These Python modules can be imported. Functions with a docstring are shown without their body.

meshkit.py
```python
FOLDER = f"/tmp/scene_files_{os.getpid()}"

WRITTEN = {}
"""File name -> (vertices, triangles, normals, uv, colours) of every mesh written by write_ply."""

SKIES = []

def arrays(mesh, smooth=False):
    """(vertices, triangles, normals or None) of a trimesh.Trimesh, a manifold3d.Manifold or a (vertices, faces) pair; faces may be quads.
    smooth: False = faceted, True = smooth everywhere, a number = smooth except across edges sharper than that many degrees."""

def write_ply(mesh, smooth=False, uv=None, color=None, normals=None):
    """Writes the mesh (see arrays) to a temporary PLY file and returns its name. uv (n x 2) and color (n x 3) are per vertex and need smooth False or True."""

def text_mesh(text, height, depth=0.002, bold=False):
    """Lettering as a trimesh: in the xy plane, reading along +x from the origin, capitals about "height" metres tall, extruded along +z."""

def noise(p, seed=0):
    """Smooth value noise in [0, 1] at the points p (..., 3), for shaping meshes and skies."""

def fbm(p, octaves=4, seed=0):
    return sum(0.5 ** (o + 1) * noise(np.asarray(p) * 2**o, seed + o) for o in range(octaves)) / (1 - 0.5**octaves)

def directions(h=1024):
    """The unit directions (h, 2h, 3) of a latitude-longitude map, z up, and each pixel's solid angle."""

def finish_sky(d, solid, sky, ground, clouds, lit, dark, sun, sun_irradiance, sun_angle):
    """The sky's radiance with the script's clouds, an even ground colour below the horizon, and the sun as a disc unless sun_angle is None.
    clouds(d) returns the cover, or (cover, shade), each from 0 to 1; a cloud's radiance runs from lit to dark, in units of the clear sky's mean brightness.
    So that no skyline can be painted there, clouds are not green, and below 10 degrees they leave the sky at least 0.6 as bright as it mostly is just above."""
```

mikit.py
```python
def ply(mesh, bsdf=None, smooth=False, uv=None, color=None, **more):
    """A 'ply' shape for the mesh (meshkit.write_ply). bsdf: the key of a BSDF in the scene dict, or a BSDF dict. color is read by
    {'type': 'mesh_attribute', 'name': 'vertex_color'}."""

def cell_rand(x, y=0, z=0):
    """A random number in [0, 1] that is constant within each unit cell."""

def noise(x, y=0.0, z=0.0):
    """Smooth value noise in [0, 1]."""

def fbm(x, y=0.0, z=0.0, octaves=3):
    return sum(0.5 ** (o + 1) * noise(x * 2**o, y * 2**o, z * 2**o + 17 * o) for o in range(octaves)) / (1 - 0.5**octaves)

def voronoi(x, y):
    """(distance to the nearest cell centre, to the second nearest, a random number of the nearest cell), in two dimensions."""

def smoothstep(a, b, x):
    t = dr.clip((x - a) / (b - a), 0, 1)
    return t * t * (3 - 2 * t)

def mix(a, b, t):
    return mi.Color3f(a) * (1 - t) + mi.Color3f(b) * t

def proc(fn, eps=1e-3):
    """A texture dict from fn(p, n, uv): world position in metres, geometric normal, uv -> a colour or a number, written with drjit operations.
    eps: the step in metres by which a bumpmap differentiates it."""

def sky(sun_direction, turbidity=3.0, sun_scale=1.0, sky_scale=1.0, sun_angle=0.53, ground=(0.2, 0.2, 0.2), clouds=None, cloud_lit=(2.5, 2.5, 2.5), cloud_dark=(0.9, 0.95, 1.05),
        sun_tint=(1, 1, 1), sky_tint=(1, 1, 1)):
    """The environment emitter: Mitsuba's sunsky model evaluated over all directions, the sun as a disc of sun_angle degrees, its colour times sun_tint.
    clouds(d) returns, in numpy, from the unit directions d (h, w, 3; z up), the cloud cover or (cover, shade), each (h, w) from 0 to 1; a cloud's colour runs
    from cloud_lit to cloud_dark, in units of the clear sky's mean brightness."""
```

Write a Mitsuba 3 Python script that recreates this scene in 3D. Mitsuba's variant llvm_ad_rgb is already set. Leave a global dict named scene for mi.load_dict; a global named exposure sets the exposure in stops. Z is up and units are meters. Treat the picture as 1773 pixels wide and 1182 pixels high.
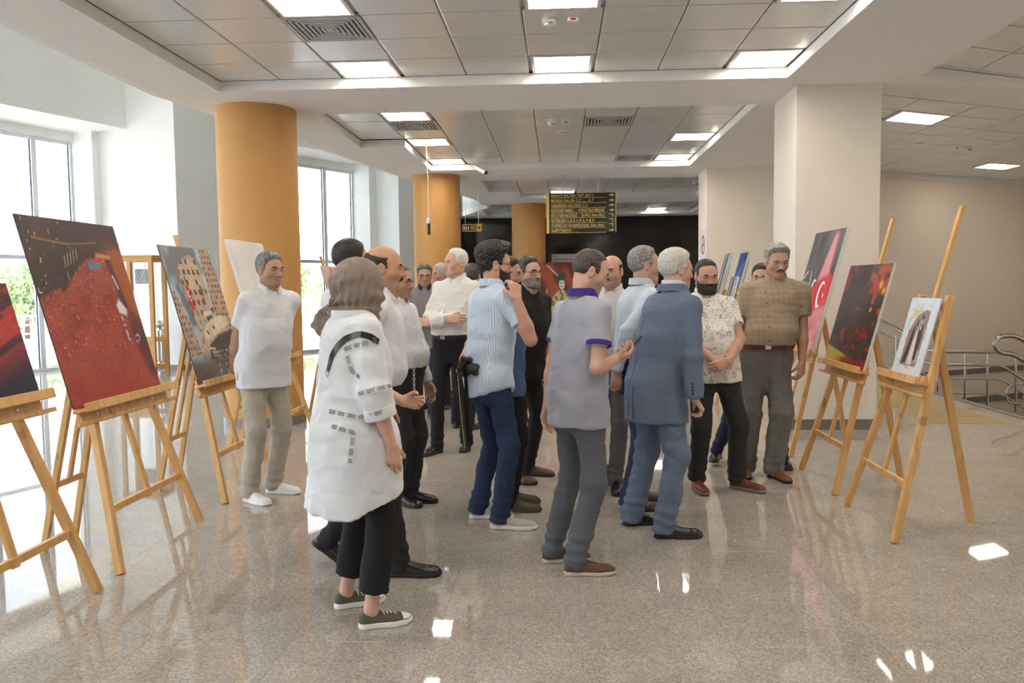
import math, random
import numpy as np, trimesh
import mitsuba as mi, drjit as dr
import mikit, meshkit
from shapely.geometry import Polygon, Point, box as sbox
from shapely import affinity
from shapely.ops import unary_union
from mikit import proc, noise, fbm, voronoi, cell_rand, smoothstep, mix

random.seed(7)
rng = np.random.default_rng(7)
scene, labels = {}, {}
T = mi.ScalarTransform4f

# ------------------------------------------------------------------ camera, sky, exposure
EYE = np.array([0.0, 0.0, 1.55])
YAW, PITCH, ROLL, FPX = -0.056, 0.0666, -0.0115, 1438.2
def camera_rows():
    cyw, syw, cp, sp = math.cos(YAW), math.sin(YAW), math.cos(PITCH), math.sin(PITCH)
    f = np.array([syw*cp, cyw*cp, -sp]); r = np.array([cyw, -syw, 0.0]); d = np.cross(f, r)
    c, s = math.cos(ROLL), math.sin(ROLL)
    return np.array([[c, -s, 0], [s, c, 0], [0, 0, 1]])@np.array([r, d, f])
ROWS = camera_rows()
m4 = np.eye(4); m4[:3, 0], m4[:3, 1], m4[:3, 2], m4[:3, 3] = -ROWS[0], -ROWS[1], ROWS[2], EYE
scene['viewpoint'] = {'type': 'perspective', 'fov_axis': 'x', 'fov': math.degrees(2*math.atan(886.5/FPX)), 'near_clip': 0.05, 'far_clip': 400.0, 'to_world': T(m4)}
exposure = -0.28
SKY = 300.0
LAMP = 25.0
scene['sky'] = mikit.sky([-0.62, -0.28, 1.25], turbidity=4.0, sun_scale=0.055*SKY, sky_scale=0.072*SKY, sky_tint=(.93, 1.0, 1.05), ground=(.55, .56, .54),
                         clouds=lambda d: np.clip(.75+.25*np.clip(d[..., 2]*2, 0, 1), 0, 1)*np.ones(d.shape[:2]), cloud_lit=(1.4, 1.55, 1.66), cloud_dark=(1.1, 1.22, 1.32))

def gnd(u, v, z=0.0):
    t = np.array([(u-886.5)/FPX, (v-591)/FPX, 1])@ROWS
    return EYE+t*(z-EYE[2])/t[2]
def at(u, v, Y):
    t = np.array([(u-886.5)/FPX, (v-591)/FPX, 1])@ROWS
    return EYE+t*Y/t[1]

# ------------------------------------------------------------------ naming
COUNT = {}
def numbered(base):
    n = COUNT.get(base, 0); COUNT[base] = n+1
    return base if n == 0 else f'{base}_{n:03d}'
def thing(name, label, cat, group=None, kind=None):
    key = numbered(name)
    labels[key] = {'label': label, 'category': cat}
    if group: labels[key]['group'] = group
    if kind: labels[key]['kind'] = kind
    return key
def child(parent, name):
    return numbered(parent+'__'+name)
def put(key, mesh, m, smooth=False, **kw):
    scene[key] = mikit.ply(mesh, m, smooth=smooth, **kw)
    return key
def part(parent, name, mesh, m, smooth=False, label=None, **kw):
    k = put(child(parent, name), mesh, m, smooth, **kw)
    if label: labels[k] = {'label': label}
    return k
def struct(name, mesh, m, label, smooth=False, **kw):
    key = numbered(name)
    labels[key] = {'label': label, 'kind': 'structure'}
    if mesh is not None: put(key, mesh, m, smooth, **kw)
    return key

# ------------------------------------------------------------------ small geometry helpers
def bx(x0, x1, y0, y1, z0, z1):
    m = trimesh.creation.box(extents=[abs(x1-x0), abs(y1-y0), abs(z1-z0)])
    m.apply_translation([(x0+x1)/2, (y0+y1)/2, (z0+z1)/2]); return m
def cbox(x0, x1, y0, y1, z0, z1, c=.003):
    """A box with its edges chamfered."""
    h = np.array([abs(x1-x0), abs(y1-y0), abs(z1-z0)])/2
    c = min(c, h.min()*.49)
    P = [(sx*(h[0]-(c if k != 0 else 0)), sy*(h[1]-(c if k != 1 else 0)), sz*(h[2]-(c if k != 2 else 0))) for sx in (-1, 1) for sy in (-1, 1) for sz in (-1, 1) for k in range(3)]
    m = trimesh.convex.convex_hull(np.array(P)); m.apply_translation([(x0+x1)/2, (y0+y1)/2, (z0+z1)/2]); return m
def cat(*ms): return trimesh.util.concatenate([m for m in ms])
def cyl(p, q, r, n=24):
    p, q = np.array(p, float), np.array(q, float)
    return trimesh.creation.cylinder(radius=r, segment=np.array([p, q]), sections=n)
def beam(p, q, w, d, side=(1, 0, 0), c=.002):
    """A bar of timber from p to q, w wide along 'side', d deep."""
    p, q = np.array(p, float), np.array(q, float)
    u = q-p; L = np.linalg.norm(u); u /= L
    s = np.array(side, float); s -= (s@u)*u; s /= np.linalg.norm(s)
    n = np.cross(u, s)
    m = cbox(-w/2, w/2, -d/2, d/2, 0, L, c)
    v = np.array(m.vertices)
    m = trimesh.Trimesh(p+v[:, :1]*s+v[:, 1:2]*n+v[:, 2:]*u, m.faces, process=False)
    if np.linalg.det(np.array([s, n, u])) < 0: m.invert()
    return m
def prism(poly, z0, z1):
    gs = getattr(poly, 'geoms', [poly])
    ms = [trimesh.creation.extrude_polygon(g, z1-z0, engine='earcut') for g in gs if g.area > 1e-9]
    m = cat(*ms); m.apply_translation([0, 0, z0]); return m
def frame_mesh(m, o, ex, ey, ez):
    """Carries a mesh given in (x, y, z) into the frame o, ex, ey, ez."""
    v = np.array(m.vertices)
    r = trimesh.Trimesh(np.array(o)+v@np.array([ex, ey, ez]), m.faces, process=False)
    if np.linalg.det(np.array([ex, ey, ez])) < 0: r.invert()
    return r
def text_on(text, h, depth, o, ex, ey, ez, bold=False, width=None):
    m = meshkit.text_mesh(text, h, depth, bold)
    if width: m.apply_scale([width/m.extents[0], 1, 1])
    return frame_mesh(m, o, ex, ey, ez)

# ------------------------------------------------------------------ materials
def rgb(*c): return {'type': 'rgb', 'value': list(c)}
def pbr(key, c, rough=.6, spec=.4, metal=0.0, two=False, **kw):
    d = {'type': 'principled', 'base_color': c if isinstance(c, dict) else rgb(*c), 'roughness': rough, 'specular': spec, 'metallic': metal, **kw}
    scene[key] = {'type': 'twosided', 'bsdf': d} if two else d
def diff(key, c, two=True):
    scene[key] = {'type': 'twosided', 'bsdf': {'type': 'diffuse', 'reflectance': c if isinstance(c, dict) else rgb(*c)}}
VC = {'type': 'mesh_attribute', 'name': 'vertex_color'}
pbr('skin', VC, .52, .32)
pbr('vcol_gloss', VC, .18, .5, two=True)
pbr('hairs', VC, .5, .35, two=True)
for k_, c_, r_ in (('hair_black', (.012, .01, .009), .5), ('hair_grey', (.16, .15, .14), .55), ('hair_brown', (.045, .03, .02), .5), ('hair_white', (.5, .49, .46), .55), ('hair_salt', (.075, .07, .066), .55)):
    pbr(k_, c_, r_, .3, two=True)
CL = dict(white=(.62, .63, .66), white_warm=(.64, .62, .60), cream=(.70, .66, .59), beige=(.36, .32, .26), black=(.011, .011, .013), black2=(.018, .017, .018), navy=(.018, .026, .06), jeans=(.019, .032, .075), greyjeans=(.088, .096, .115), grey=(.115, .108, .105), greypolo=(.2, .19, .19), charcoal=(.03, .03, .033), suit=(.082, .125, .215), suitnavy=(.026, .04, .092), blueshirt=(.06, .10, .2), lightblue=(.52, .58, .68), greyshirt=(.13, .13, .14), ptrouser=(.135, .128, .125), navytrim=(.022, .018, .1), purpletrim=(.045, .03, .2), teal=(.02, .06, .07), greenlaces=(.03, .03, .02))
for k_, c_ in CL.items():
    pbr('cloth_'+k_, c_, .82, .22, two=True, sheen=.25 if c_[0] < .1 else .0)
for k_, c_, r_ in (('black', (.012, .011, .011), .28), ('brown', (.075, .032, .018), .42), ('tan', (.16, .065, .025), .32), ('redbrown', (.15, .035, .022), .5), ('olive', (.055, .046, .028), .6), ('suede', (.085, .042, .028), .7), ('belt', (.11, .028, .012), .35)):
    pbr('leather_'+k_, c_, r_, .5, two=True)
pbr('canvas_green', (.085, .08, .062), .8, .2, two=True)
pbr('knit_beige', (.42, .38, .32), .8, .2, two=True)
pbr('rubber_white', (.72, .71, .68), .55, .4, two=True)
pbr('rubber_cream', (.5, .45, .37), .6, .35, two=True)
pbr('rubber_black', (.014, .013, .013), .5, .4, two=True)
pbr('rubber_grey', (.2, .19, .18), .6, .35, two=True)
pbr('lace_white', (.75, .75, .73), .7, .3, two=True)
pbr('plastic_black', (.014, .014, .016), .3, .5, two=True)
pbr('plastic_white', (.78, .78, .76), .35, .5, two=True)
pbr('chrome', (.62, .62, .63), .14, .5, 1.0, two=True)
pbr('steel_brushed', (.52, .5, .47), .24, .5, 1.0, two=True)
pbr('gold', (.80, .58, .16), .22, .5, 1.0, two=True)
pbr('red_led', (.45, .02, .02), .4, .5, two=True)
pbr('lens_glass', (.01, .012, .02), .05, .6, two=True)

# ------------------------------------------------------------------ finishes of the building
def granite(p, n, uv):
    cell = cell_rand(dr.floor((p.x-0.09)/0.64), dr.floor((p.y-0.31)/0.64), 3)
    a = noise(p.x*260, p.y*260, 1.5)
    b = noise(p.x*105, p.y*105, 7.5)
    c = fbm(p.x*5, p.y*11, 2.0+cell*9)
    g = smoothstep(.30, .78, a*.62+b*.38)
    base = mix((.25, .228, .205), (.48, .438, .392), g)
    dark = smoothstep(.80, .90, noise(p.x*150+9, p.y*150, 4.5))
    base = mix(base, (.07, .062, .06), dark*.5)
    return base*(.86+.22*c)*(.965+.07*cell)
pbr('granite', proc(granite), .032, .5)
pbr('granite_skirt', (.16, .15, .14), .25, .5)
pbr('granite_bed', (.10, .09, .085), .6, .3)
pbr('plaster_white', (.79, .795, .78), .8, .25)
pbr('plaster_soffit', (.70, .69, .685), .85, .2)
pbr('plaster_cream', (.70, .645, .58), .8, .25)
pbr('plaster_beige', (.80, .725, .635), .8, .25)
pbr('tile_metal', (.64, .645, .645), .24, .8, 0.0)
pbr('ceiling_void', (.55, .55, .55), .8, .2)
pbr('ochre_paint', (.48, .25, .082), .62, .35)
pbr('black_stone', (.012, .0115, .011), .10, .5)
pbr('aluminium', (.60, .63, .67), .35, .5, .6)
pbr('gasket', (.05, .07, .12), .5, .4)
pbr('tactile_yellow', (.44, .345, .17), .5, .4)
pbr('wood_case', (.50, .27, .075), .45, .4)
pbr('grille', (.42, .42, .42), .4, .5)
pbr('grille_dark', (.06, .06, .065), .6, .3)
scene['pane_glass'] = {'type': 'thindielectric', 'int_ior': 1.5}
diff('terrace_white', (.78, .79, .78))
pbr('rail_white', (.80, .81, .80), .5, .4, two=True)

S, TZ, P = 3.58, 3.685, 0.639       # soffit, tile plane, tile pitch

# ------------------------------------------------------------------ floor of granite slabs
edge = [(3.75, 12.0), (6.22, 10.28)]     # the stair well's edge
floor_poly = Polygon([(-9.6, -2.5), (9.5, -2.5), (9.5, 8.6), (5.2, 8.6), (5.2, 14.85), (4.9, 14.9), (4.9, 26), (-12, 26), (-12, 4)])
fl = struct('floor', prism(floor_poly, -.25, -.022), 'granite_bed', 'polished grey-beige granite slab floor')
G0x, G0y, GP = .09, .31, .64
slabs = []
for i in range(-16, 16):
    for j in range(-5, 41):
        x0, y0 = G0x+i*GP, G0y+j*GP
        sq = sbox(x0+.0004, y0+.0004, x0+GP-.0004, y0+GP-.0004).intersection(floor_poly)
        if sq.is_empty or sq.area < 1e-3: continue
        slabs.append((x0, y0, sq))
def in_view(x, y):
    c = ROWS@(np.array([x, y, 0])-EYE)
    if c[2] < .5: return False
    u, v = 886.5+FPX*c[0]/c[2], 591+FPX*c[1]/c[2]
    return -60 < u < 1833 and v < 1260
seen = sorted([s for s in slabs if in_view(s[0]+.32, s[1]+.32)], key=lambda s: math.hypot(s[0]+.32, s[1]+.32))
near = seen[:296]
ids = {id(s) for s in near}
shared_bsdf = {'type': 'ref', 'id': 'granite'}
unit_slab = mikit.ply(cbox(0, GP-.0008, 0, GP-.0008, -.02, 0, .0004), 'granite')
for s in near:
    k_ = child(fl, 'slab')
    if abs(s[2].area-(GP-.0008)**2) < 1e-6:
        scene[k_] = {**unit_slab, 'to_world': T().translate([s[0]+.0004, s[1]+.0004, 0])}
    else:
        scene[k_] = mikit.ply(prism(s[2], -.02, 0), 'granite')
k_ = child(fl, 'far_slabs')
scene[k_] = mikit.ply(cat(*[prism(s[2], -.02, 0) for s in slabs if id(s) not in ids]), 'granite')
labels[k_] = {'label': 'farther granite slabs', 'kind': 'stuff'}
struct('wall_stairwell', cat(bx(5.19, 9.5, 8.45, 8.6, -1.8, -.26), bx(5.05, 5.2, 8.6, 14.9, -1.8, -.26)), 'plaster_beige', 'side walls of the stair well')
mat = thing('tactile_paving', 'yellow ribbed tactile paving strip beside the stair railing', 'paving')
tq = [gnd(u, v) for u, v in ((1562, 668), (1600, 690), (1728, 726), (1600, 728))]
ex_ = np.array([.82, -.57, 0]); ey_ = np.array([.57, .82, 0])
for i in range(7):
    for j in range(2):
        o = np.array([4.10+j*.41, 9.20+i*.41, 0])
        m = cat(cbox(0, .4, 0, .4, 0, .004, .001), *[cbox(.03+q*.045, .052+q*.045, .02, .38, .003, .009, .002) for q in range(8)])
        part(mat, 'paver', frame_mesh(m, o, np.array([1.0, 0, 0]), np.array([0, 1.0, 0]), np.array([0, 0, 1.0])), 'tactile_yellow')

# ------------------------------------------------------------------ ceiling: soffit with sunken trays of metal tiles
tray1 = sbox(-2.823-P, 8.53-13*P, -2.823+8*P, 8.53)
tray2 = unary_union([sbox(-2.84, 9.75, 2.27, 12.1), sbox(-2.2, 9.75, 2.27, 14.6)])
tray3 = unary_union([sbox(-1.47, 16.15, 3.2, 18.1), sbox(-.84, 16.15, 3.2, 19.55)])
tray4 = sbox(-2.0, 20.9, 3.8, 24.2)
SK = .50
def skew(x, y): return (x, y+SK*(x-4.4))
r1 = Polygon([(3.6, .5), (9.0, .5), (9.0, 11.2), (3.6, 8.62)])
r2 = Polygon([(3.42, skew(3.42, 9.80)[1]), (11.2, skew(11.2, 9.80)[1]), (11.2, skew(11.2, 15.75)[1]), (5.15, skew(5.15, 15.75)[1]), (5.15, 14.4), (3.42, 13.2)])
slab_edge = [(-4.22, -2.5), (-4.22, 8.6), (-3.62, 11.4), (-2.85, 15.6), (-1.95, 19.5), (-1.75, 21.5), (-3.2, 25.3)]
soffit = Polygon(slab_edge+[(4.9, 25.3), (4.9, 17.3), (12.4, 21.4), (12.4, -2.5)])
for t in (tray1, tray2, tray3, tray4, r1, r2): soffit = soffit.difference(t)
ce = struct('ceiling', prism(soffit, S, S+.105), 'plaster_soffit', 'white plaster ceiling with sunken trays of grey metal tiles')
part(ce, 'void', prism(Polygon(slab_edge+[(4.9, 25.3), (4.9, 17.3), (12.4, 21.4), (12.4, -2.5)]), TZ+.03, TZ+.4), 'ceiling_void')
tile_n = [0]
lamp_cells, vent_cells = [], []
def tile_shape(poly):
    """A metal tile: bevelled edge, hanging a hair below its joints."""
    a = poly.buffer(-.006, join_style=2); b = poly.buffer(-.016, join_style=2)
    if b.is_empty or b.area < .01: return None
    A, B = np.array(a.exterior.coords)[:-1], np.array(b.exterior.coords)[:-1]
    if len(A) != len(B): return prism(a, TZ, TZ+.02)
    n = len(A)
    if Polygon(A).exterior.is_ccw: A, B = A[::-1], B[::-1]
    V = np.vstack([np.c_[A, np.full(n, TZ+.022)], np.c_[A, np.full(n, TZ+.004)], np.c_[B, np.full(n, TZ)]])
    F = []
    for k in range(n):
        k2 = (k+1) % n
        for r in (0, 1):
            F += [(r*n+k, r*n+k2, (r+1)*n+k2), (r*n+k, (r+1)*n+k2, (r+1)*n+k)]
    F += [(2*n, 2*n+k, 2*n+k+1) for k in range(1, n-1)]
    m = trimesh.Trimesh(V, np.array(F), process=False)
    if m.face_normals[-1][2] > 0: m.invert()
    return m
def tile_tray(region, x0, y0, dx, dy, nx, ny, sk=0.0, skip=(), lx=0.0):
    far = []
    for i in range(nx):
        for j in range(ny):
            xa, ya = x0+i*dx, y0+j*dy
            q = Polygon([(x, y+sk*(x-lx)) for x, y in ((xa, ya), (xa+dx, ya), (xa+dx, ya+dy), (xa, ya+dy))]).intersection(region)
            if q.is_empty or q.geom_type != 'Polygon' or q.area < .02: continue
            if (i, j) in skip: continue
            m = tile_shape(q)
            if m is None: continue
            c = np.array(q.centroid.coords[0])
            cc = ROWS@(np.array([c[0], c[1], TZ])-EYE)
            vis = cc[2] > 1 and -90 < 886.5+FPX*cc[0]/cc[2] < 1860 and 591+FPX*cc[1]/cc[2] > -70
            if vis and tile_n[0] < 298:
                tile_n[0] += 1
                part(ce, 'tile', m, 'tile_metal')
            else:
                far.append(m)
    return far

def emitter(w): return {'type': 'area', 'radiance': rgb(*[LAMP*c for c in w])}
WARM = (1.0, .90, .76)
def panel_lamp(cx, cy, w, d, label, group, sk=0.0, lx=0.0, z=TZ):
    """A recessed panel lamp: metal frame and a flat glowing diffuser."""
    k_ = thing('ceiling_light', label, 'ceiling light', group)
    def sh(x, y): return (x, y+sk*(x-cx))
    o = Polygon([sh(cx+a*w/2, cy+b*d/2) for a, b in ((-1, -1), (1, -1), (1, 1), (-1, 1))])
    i = Polygon([sh(cx+a*(w/2-.032), cy+b*(d/2-.032)) for a, b in ((-1, -1), (1, -1), (1, 1), (-1, 1))])
    part(k_, 'frame', prism(o.buffer(-.004).difference(i), z-.006, z+.03), 'tile_metal')
    c = np.array(i.exterior.coords)[:-1]
    v = np.c_[c, np.full(4, z+.002)]
    m = trimesh.Trimesh(v, [(0, 1, 2), (0, 2, 3)], process=False)
    if m.face_normals[0][2] > 0: m.invert()
    kk = child(k_, 'diffuser')
    scene[kk] = mikit.ply(m, 'plastic_white', emitter=emitter(WARM))
    labels[kk] = {'label': 'glowing white diffuser'}
    return k_
def diffuser_vent(cx, cy, w, d, label, z=TZ):
    k_ = thing('ceiling_vent', label, 'ceiling vent')
    part(k_, 'backing', bx(cx-w/2+.004, cx+w/2-.004, cy-d/2+.004, cy+d/2-.004, z+.02, z+.03), 'grille_dark')
    for q in range(7):
        a, b = w/2-.004-q*.042, d/2-.004-q*.042
        if min(a, b) < .03: break
        t = .02 if q else .03
        ring = sbox(cx-a, cy-b, cx+a, cy+b).difference(sbox(cx-a+t, cy-b+t, cx+a-t, cy+b-t))
        part(k_, 'louvre', prism(ring, z-.008, z+.018), 'grille')
    part(k_, 'centre_plate', bx(cx-.03, cx+.03, cy-.03, cy+.03, z-.008, z+.01), 'grille')

far_tiles = []
X1 = -2.823-P
lamps1 = {(2, 12), (5, 12), (8, 12), (2, 9), (5, 9), (8, 9), (2, 5), (5, 5), (8, 5), (2, 2), (5, 2), (8, 2)}
y1 = 8.53-13*P
far_tiles += tile_tray(tray1, X1, y1, P, P, 9, 13, skip=lamps1 | {(2, 10)})
ROWN = {12: 'at the far edge', 9: 'at the top of the photo'}
COLN = {2: 'left', 5: 'middle', 8: 'right'}
for (i, j) in sorted(lamps1, key=lambda t: (-t[1], t[0])):
    lab = {12: f'glowing square ceiling panel in the nearest tray, {COLN[i]} of its far edge row', 9: f'ceiling panel cut by the top of the photo, {COLN[i]} of three'}.get(j, f'ceiling panel above the viewer, outside the photo, {COLN[i]} in the {"second" if j == 2 else "first"} row')
    panel_lamp(X1+(i+.5)*P, y1+(j+.5)*P, P*.92, P*.96, lab, None)
diffuser_vent(X1+2.5*P, y1+10.5*P, P, P, 'square concentric air vent in the nearest ceiling tray, left, between two panels')
X2 = -2.2-P
y2 = 14.6-8*P
far_tiles += tile_tray(tray2, X2, y2, P, P, 8, 8, skip={(1, 1), (1, 4), (1, 7), (7, 4), (7, 7), (1, 2), (5, 2), (6, 7)})
for (i, j), n_ in {(1, 1): 'second tray, nearest of the three on its left', (1, 4): 'second tray, middle of the three on its left', (1, 7): 'second tray, farthest of the three on its left', (7, 4): 'second tray, nearer of the two on its right', (7, 7): 'second tray, farther of the two on its right'}.items():
    panel_lamp(X2+(i+.5)*P, y2+(j+.5)*P, P*.92, P*.96, 'glowing ceiling panel in the '+n_, None)
diffuser_vent(X2+1.5*P, y2+2.5*P, P, P, 'ceiling vent in the second tray, on its left beside a panel')
diffuser_vent(X2+5.5*P, y2+2.5*P, P, P, 'ceiling vent in the second tray, alone among tiles on the right')
diffuser_vent(X2+6.5*P, y2+7.5*P, P, P, 'ceiling vent at the far right of the second tray beside a panel')
X3 = -1.475
far_tiles += tile_tray(tray3, X3, 19.55-6*P, P, P, 8, 6, skip={(2, 5)})
panel_lamp(X3+2.5*P, 19.55-.5*P, P*.9, P*.96, 'distant glowing ceiling panel directly above the hanging sign', None)
far_tiles += tile_tray(tray4, -2.0, 24.2-5*P, P, P, 9, 5, skip={(7, 4)})
panel_lamp(-2.0+7.5*P, 24.2-.5*P, P*.9, P*.96, 'farthest glowing ceiling panel, over the black stone wall', None)
far_tiles += tile_tray(r1, 3.6-.2, 9.05-13*.63, .885, .63, 6, 13, sk=SK, lx=3.4, skip={(2, 8), (2, 4), (4, 6)})
far_tiles += tile_tray(r2, 4.27-.885, 8.98, .885, .63, 9, 11, sk=SK, lx=4.4, skip={(1, 3), (5, 8)})
panel_lamp(4.27+.4425+.01, 8.98+3.5*.63+SK*.32, .80, .63, 'glowing ceiling panel right of the white pillar, nearer of two', None, sk=SK)
panel_lamp(4.27+.885*4.5, 8.98+8.5*.63+SK*(4.27+.885*4.5-4.4), .80, .63, 'glowing ceiling panel near the right edge of the photo', None, sk=SK)
for (i, j) in ((2, 8), (2, 4), (4, 6)):
    xx = 3.4+(i+.5)*.885
    panel_lamp(xx, 9.05-13*.63+(j+.5)*.63+SK*(xx-3.4), .80, .63, 'ceiling panel of the right-hand tray outside the photo, '+{8: 'farthest', 4: 'nearest'}.get(j, 'rightmost')+' of three', None, sk=SK)
k_ = child(ce, 'far_tiles'); scene[k_] = mikit.ply(cat(*far_tiles), 'tile_metal'); labels[k_] = {'label': 'farther grey metal ceiling tiles', 'kind': 'stuff'}

# small things on the ceiling
def detector(u, v, label, base=TZ, r=.05):
    p = gnd(u, v, base)
    k_ = thing('smoke_detector', label, 'smoke detector')
    prof = np.array([(0, -.052), (r*.5, -.052), (r*.72, -.045), (r*.78, -.034), (r, -.03), (r, -.008), (r*.9, 0), (0, 0)])
    m = trimesh.creation.revolve(prof, sections=28); m.apply_translation(p)
    part(k_, 'body', m, 'plastic_white', smooth=40)
    part(k_, 'sensor_slot', bx(p[0]-.012, p[0]+.022, p[1]-r*.8, p[1]-r*.7, p[2]-.043, p[2]-.036), 'plastic_black')
def alarm_box(u, v, label, base=TZ):
    p = gnd(u, v, base)
    k_ = thing('alarm_indicator', label, 'indicator light')
    part(k_, 'body', cbox(p[0]-.045, p[0]+.045, p[1]-.03, p[1]+.03, p[2]-.035, p[2], .005), 'plastic_white')
    part(k_, 'lamp', cbox(p[0]-.022, p[0]+.022, p[1]-.034, p[1]-.028, p[2]-.03, p[2]-.014, .002), 'red_led', label='red lamp')
detector(952, 34, 'white round smoke detector in the nearest ceiling tray', r=.062)
alarm_box(992, 30, 'small white indicator with red lamp in the nearest ceiling tray')
detector(956, 211, 'white smoke detector in the second ceiling tray', r=.062)
alarm_box(980, 210, 'small white indicator box in the second ceiling tray')
detector(1655, 253, 'white smoke detector right of the pillar, between two glowing panels', r=.06)
alarm_box(1678, 257, 'small indicator box beside the smoke detector right of the pillar')
detector(1204, 316, 'tiny far smoke detector left of the second white pillar', r=.06)
def speaker(u, v, label):
    p = gnd(u, v, TZ); k_ = thing('ceiling_speaker', label, 'speaker')
    part(k_, 'rim', cat(trimesh.creation.annulus(.085, .1, .008, sections=32).apply_translation(p-[0, 0, .003])), 'plastic_white', smooth=40)
    part(k_, 'grille', cyl(p-[0, 0, .004], p+[0, 0, .002], .085, 28), 'grille')
speaker(977, 229, 'flat round ceiling speaker behind the smoke detector of the second tray')
speaker(1594, 247, 'flat round ceiling speaker right of the pillar, left of the smoke detector')
# bullet camera on the soffit at the far left corner of the second tray
p = np.array([-1.42, 14.55, S+.07])
k_ = thing('security_camera', 'small white bullet camera at the corner of the second ceiling tray above the ochre column', 'camera')
part(k_, 'bracket', cat(cyl(p, p+[0, -.1, -.02], .02, 12), cyl(p+[0, -.09, -.02], p+[.06, -.13, -.06], .014, 12)), 'plastic_white', smooth=40)
part(k_, 'housing', cyl(p+[.03, -.12, -.05], p+[.2, -.24, -.16], .04, 18), 'plastic_white', smooth=40)
part(k_, 'lens', cyl(p+[.195, -.236, -.157], p+[.212, -.248, -.168], .034, 18), 'plastic_black', smooth=40)
# hanging microphone
c0 = gnd(738, 250, TZ); c1 = at(742, 380, c0[1]); c2 = at(742.5, 404, c0[1])
k_ = thing('hanging_sensor', 'small white and black device hanging on a thin cord before the second ochre column', 'hanging device')
part(k_, 'cord', tube([c0, c0*.6+c1*.4+[.012, 0, 0], c0*.3+c1*.7-[.012, 0, 0], c1], .0045, 6), 'plastic_white', smooth=True) if False else part(k_, 'cord', cat(cyl(c0, c0*.5+c1*.5+[.01, 0, 0], .0045, 8), cyl(c0*.5+c1*.5+[.01, 0, 0], c1, .0045, 8)), 'plastic_white')
m = trimesh.creation.revolve(np.array([(0, -.07), (.022, -.065), (.036, -.03), (.034, 0), (.015, .025), (0, .03)]), sections=20); m.apply_translation(c1)
part(k_, 'holder', m, 'plastic_white', smooth=40)
part(k_, 'plug', cyl(c1-[0, 0, .06], c2-[0, 0, .02], .024, 14), 'plastic_black', smooth=40)

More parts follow.
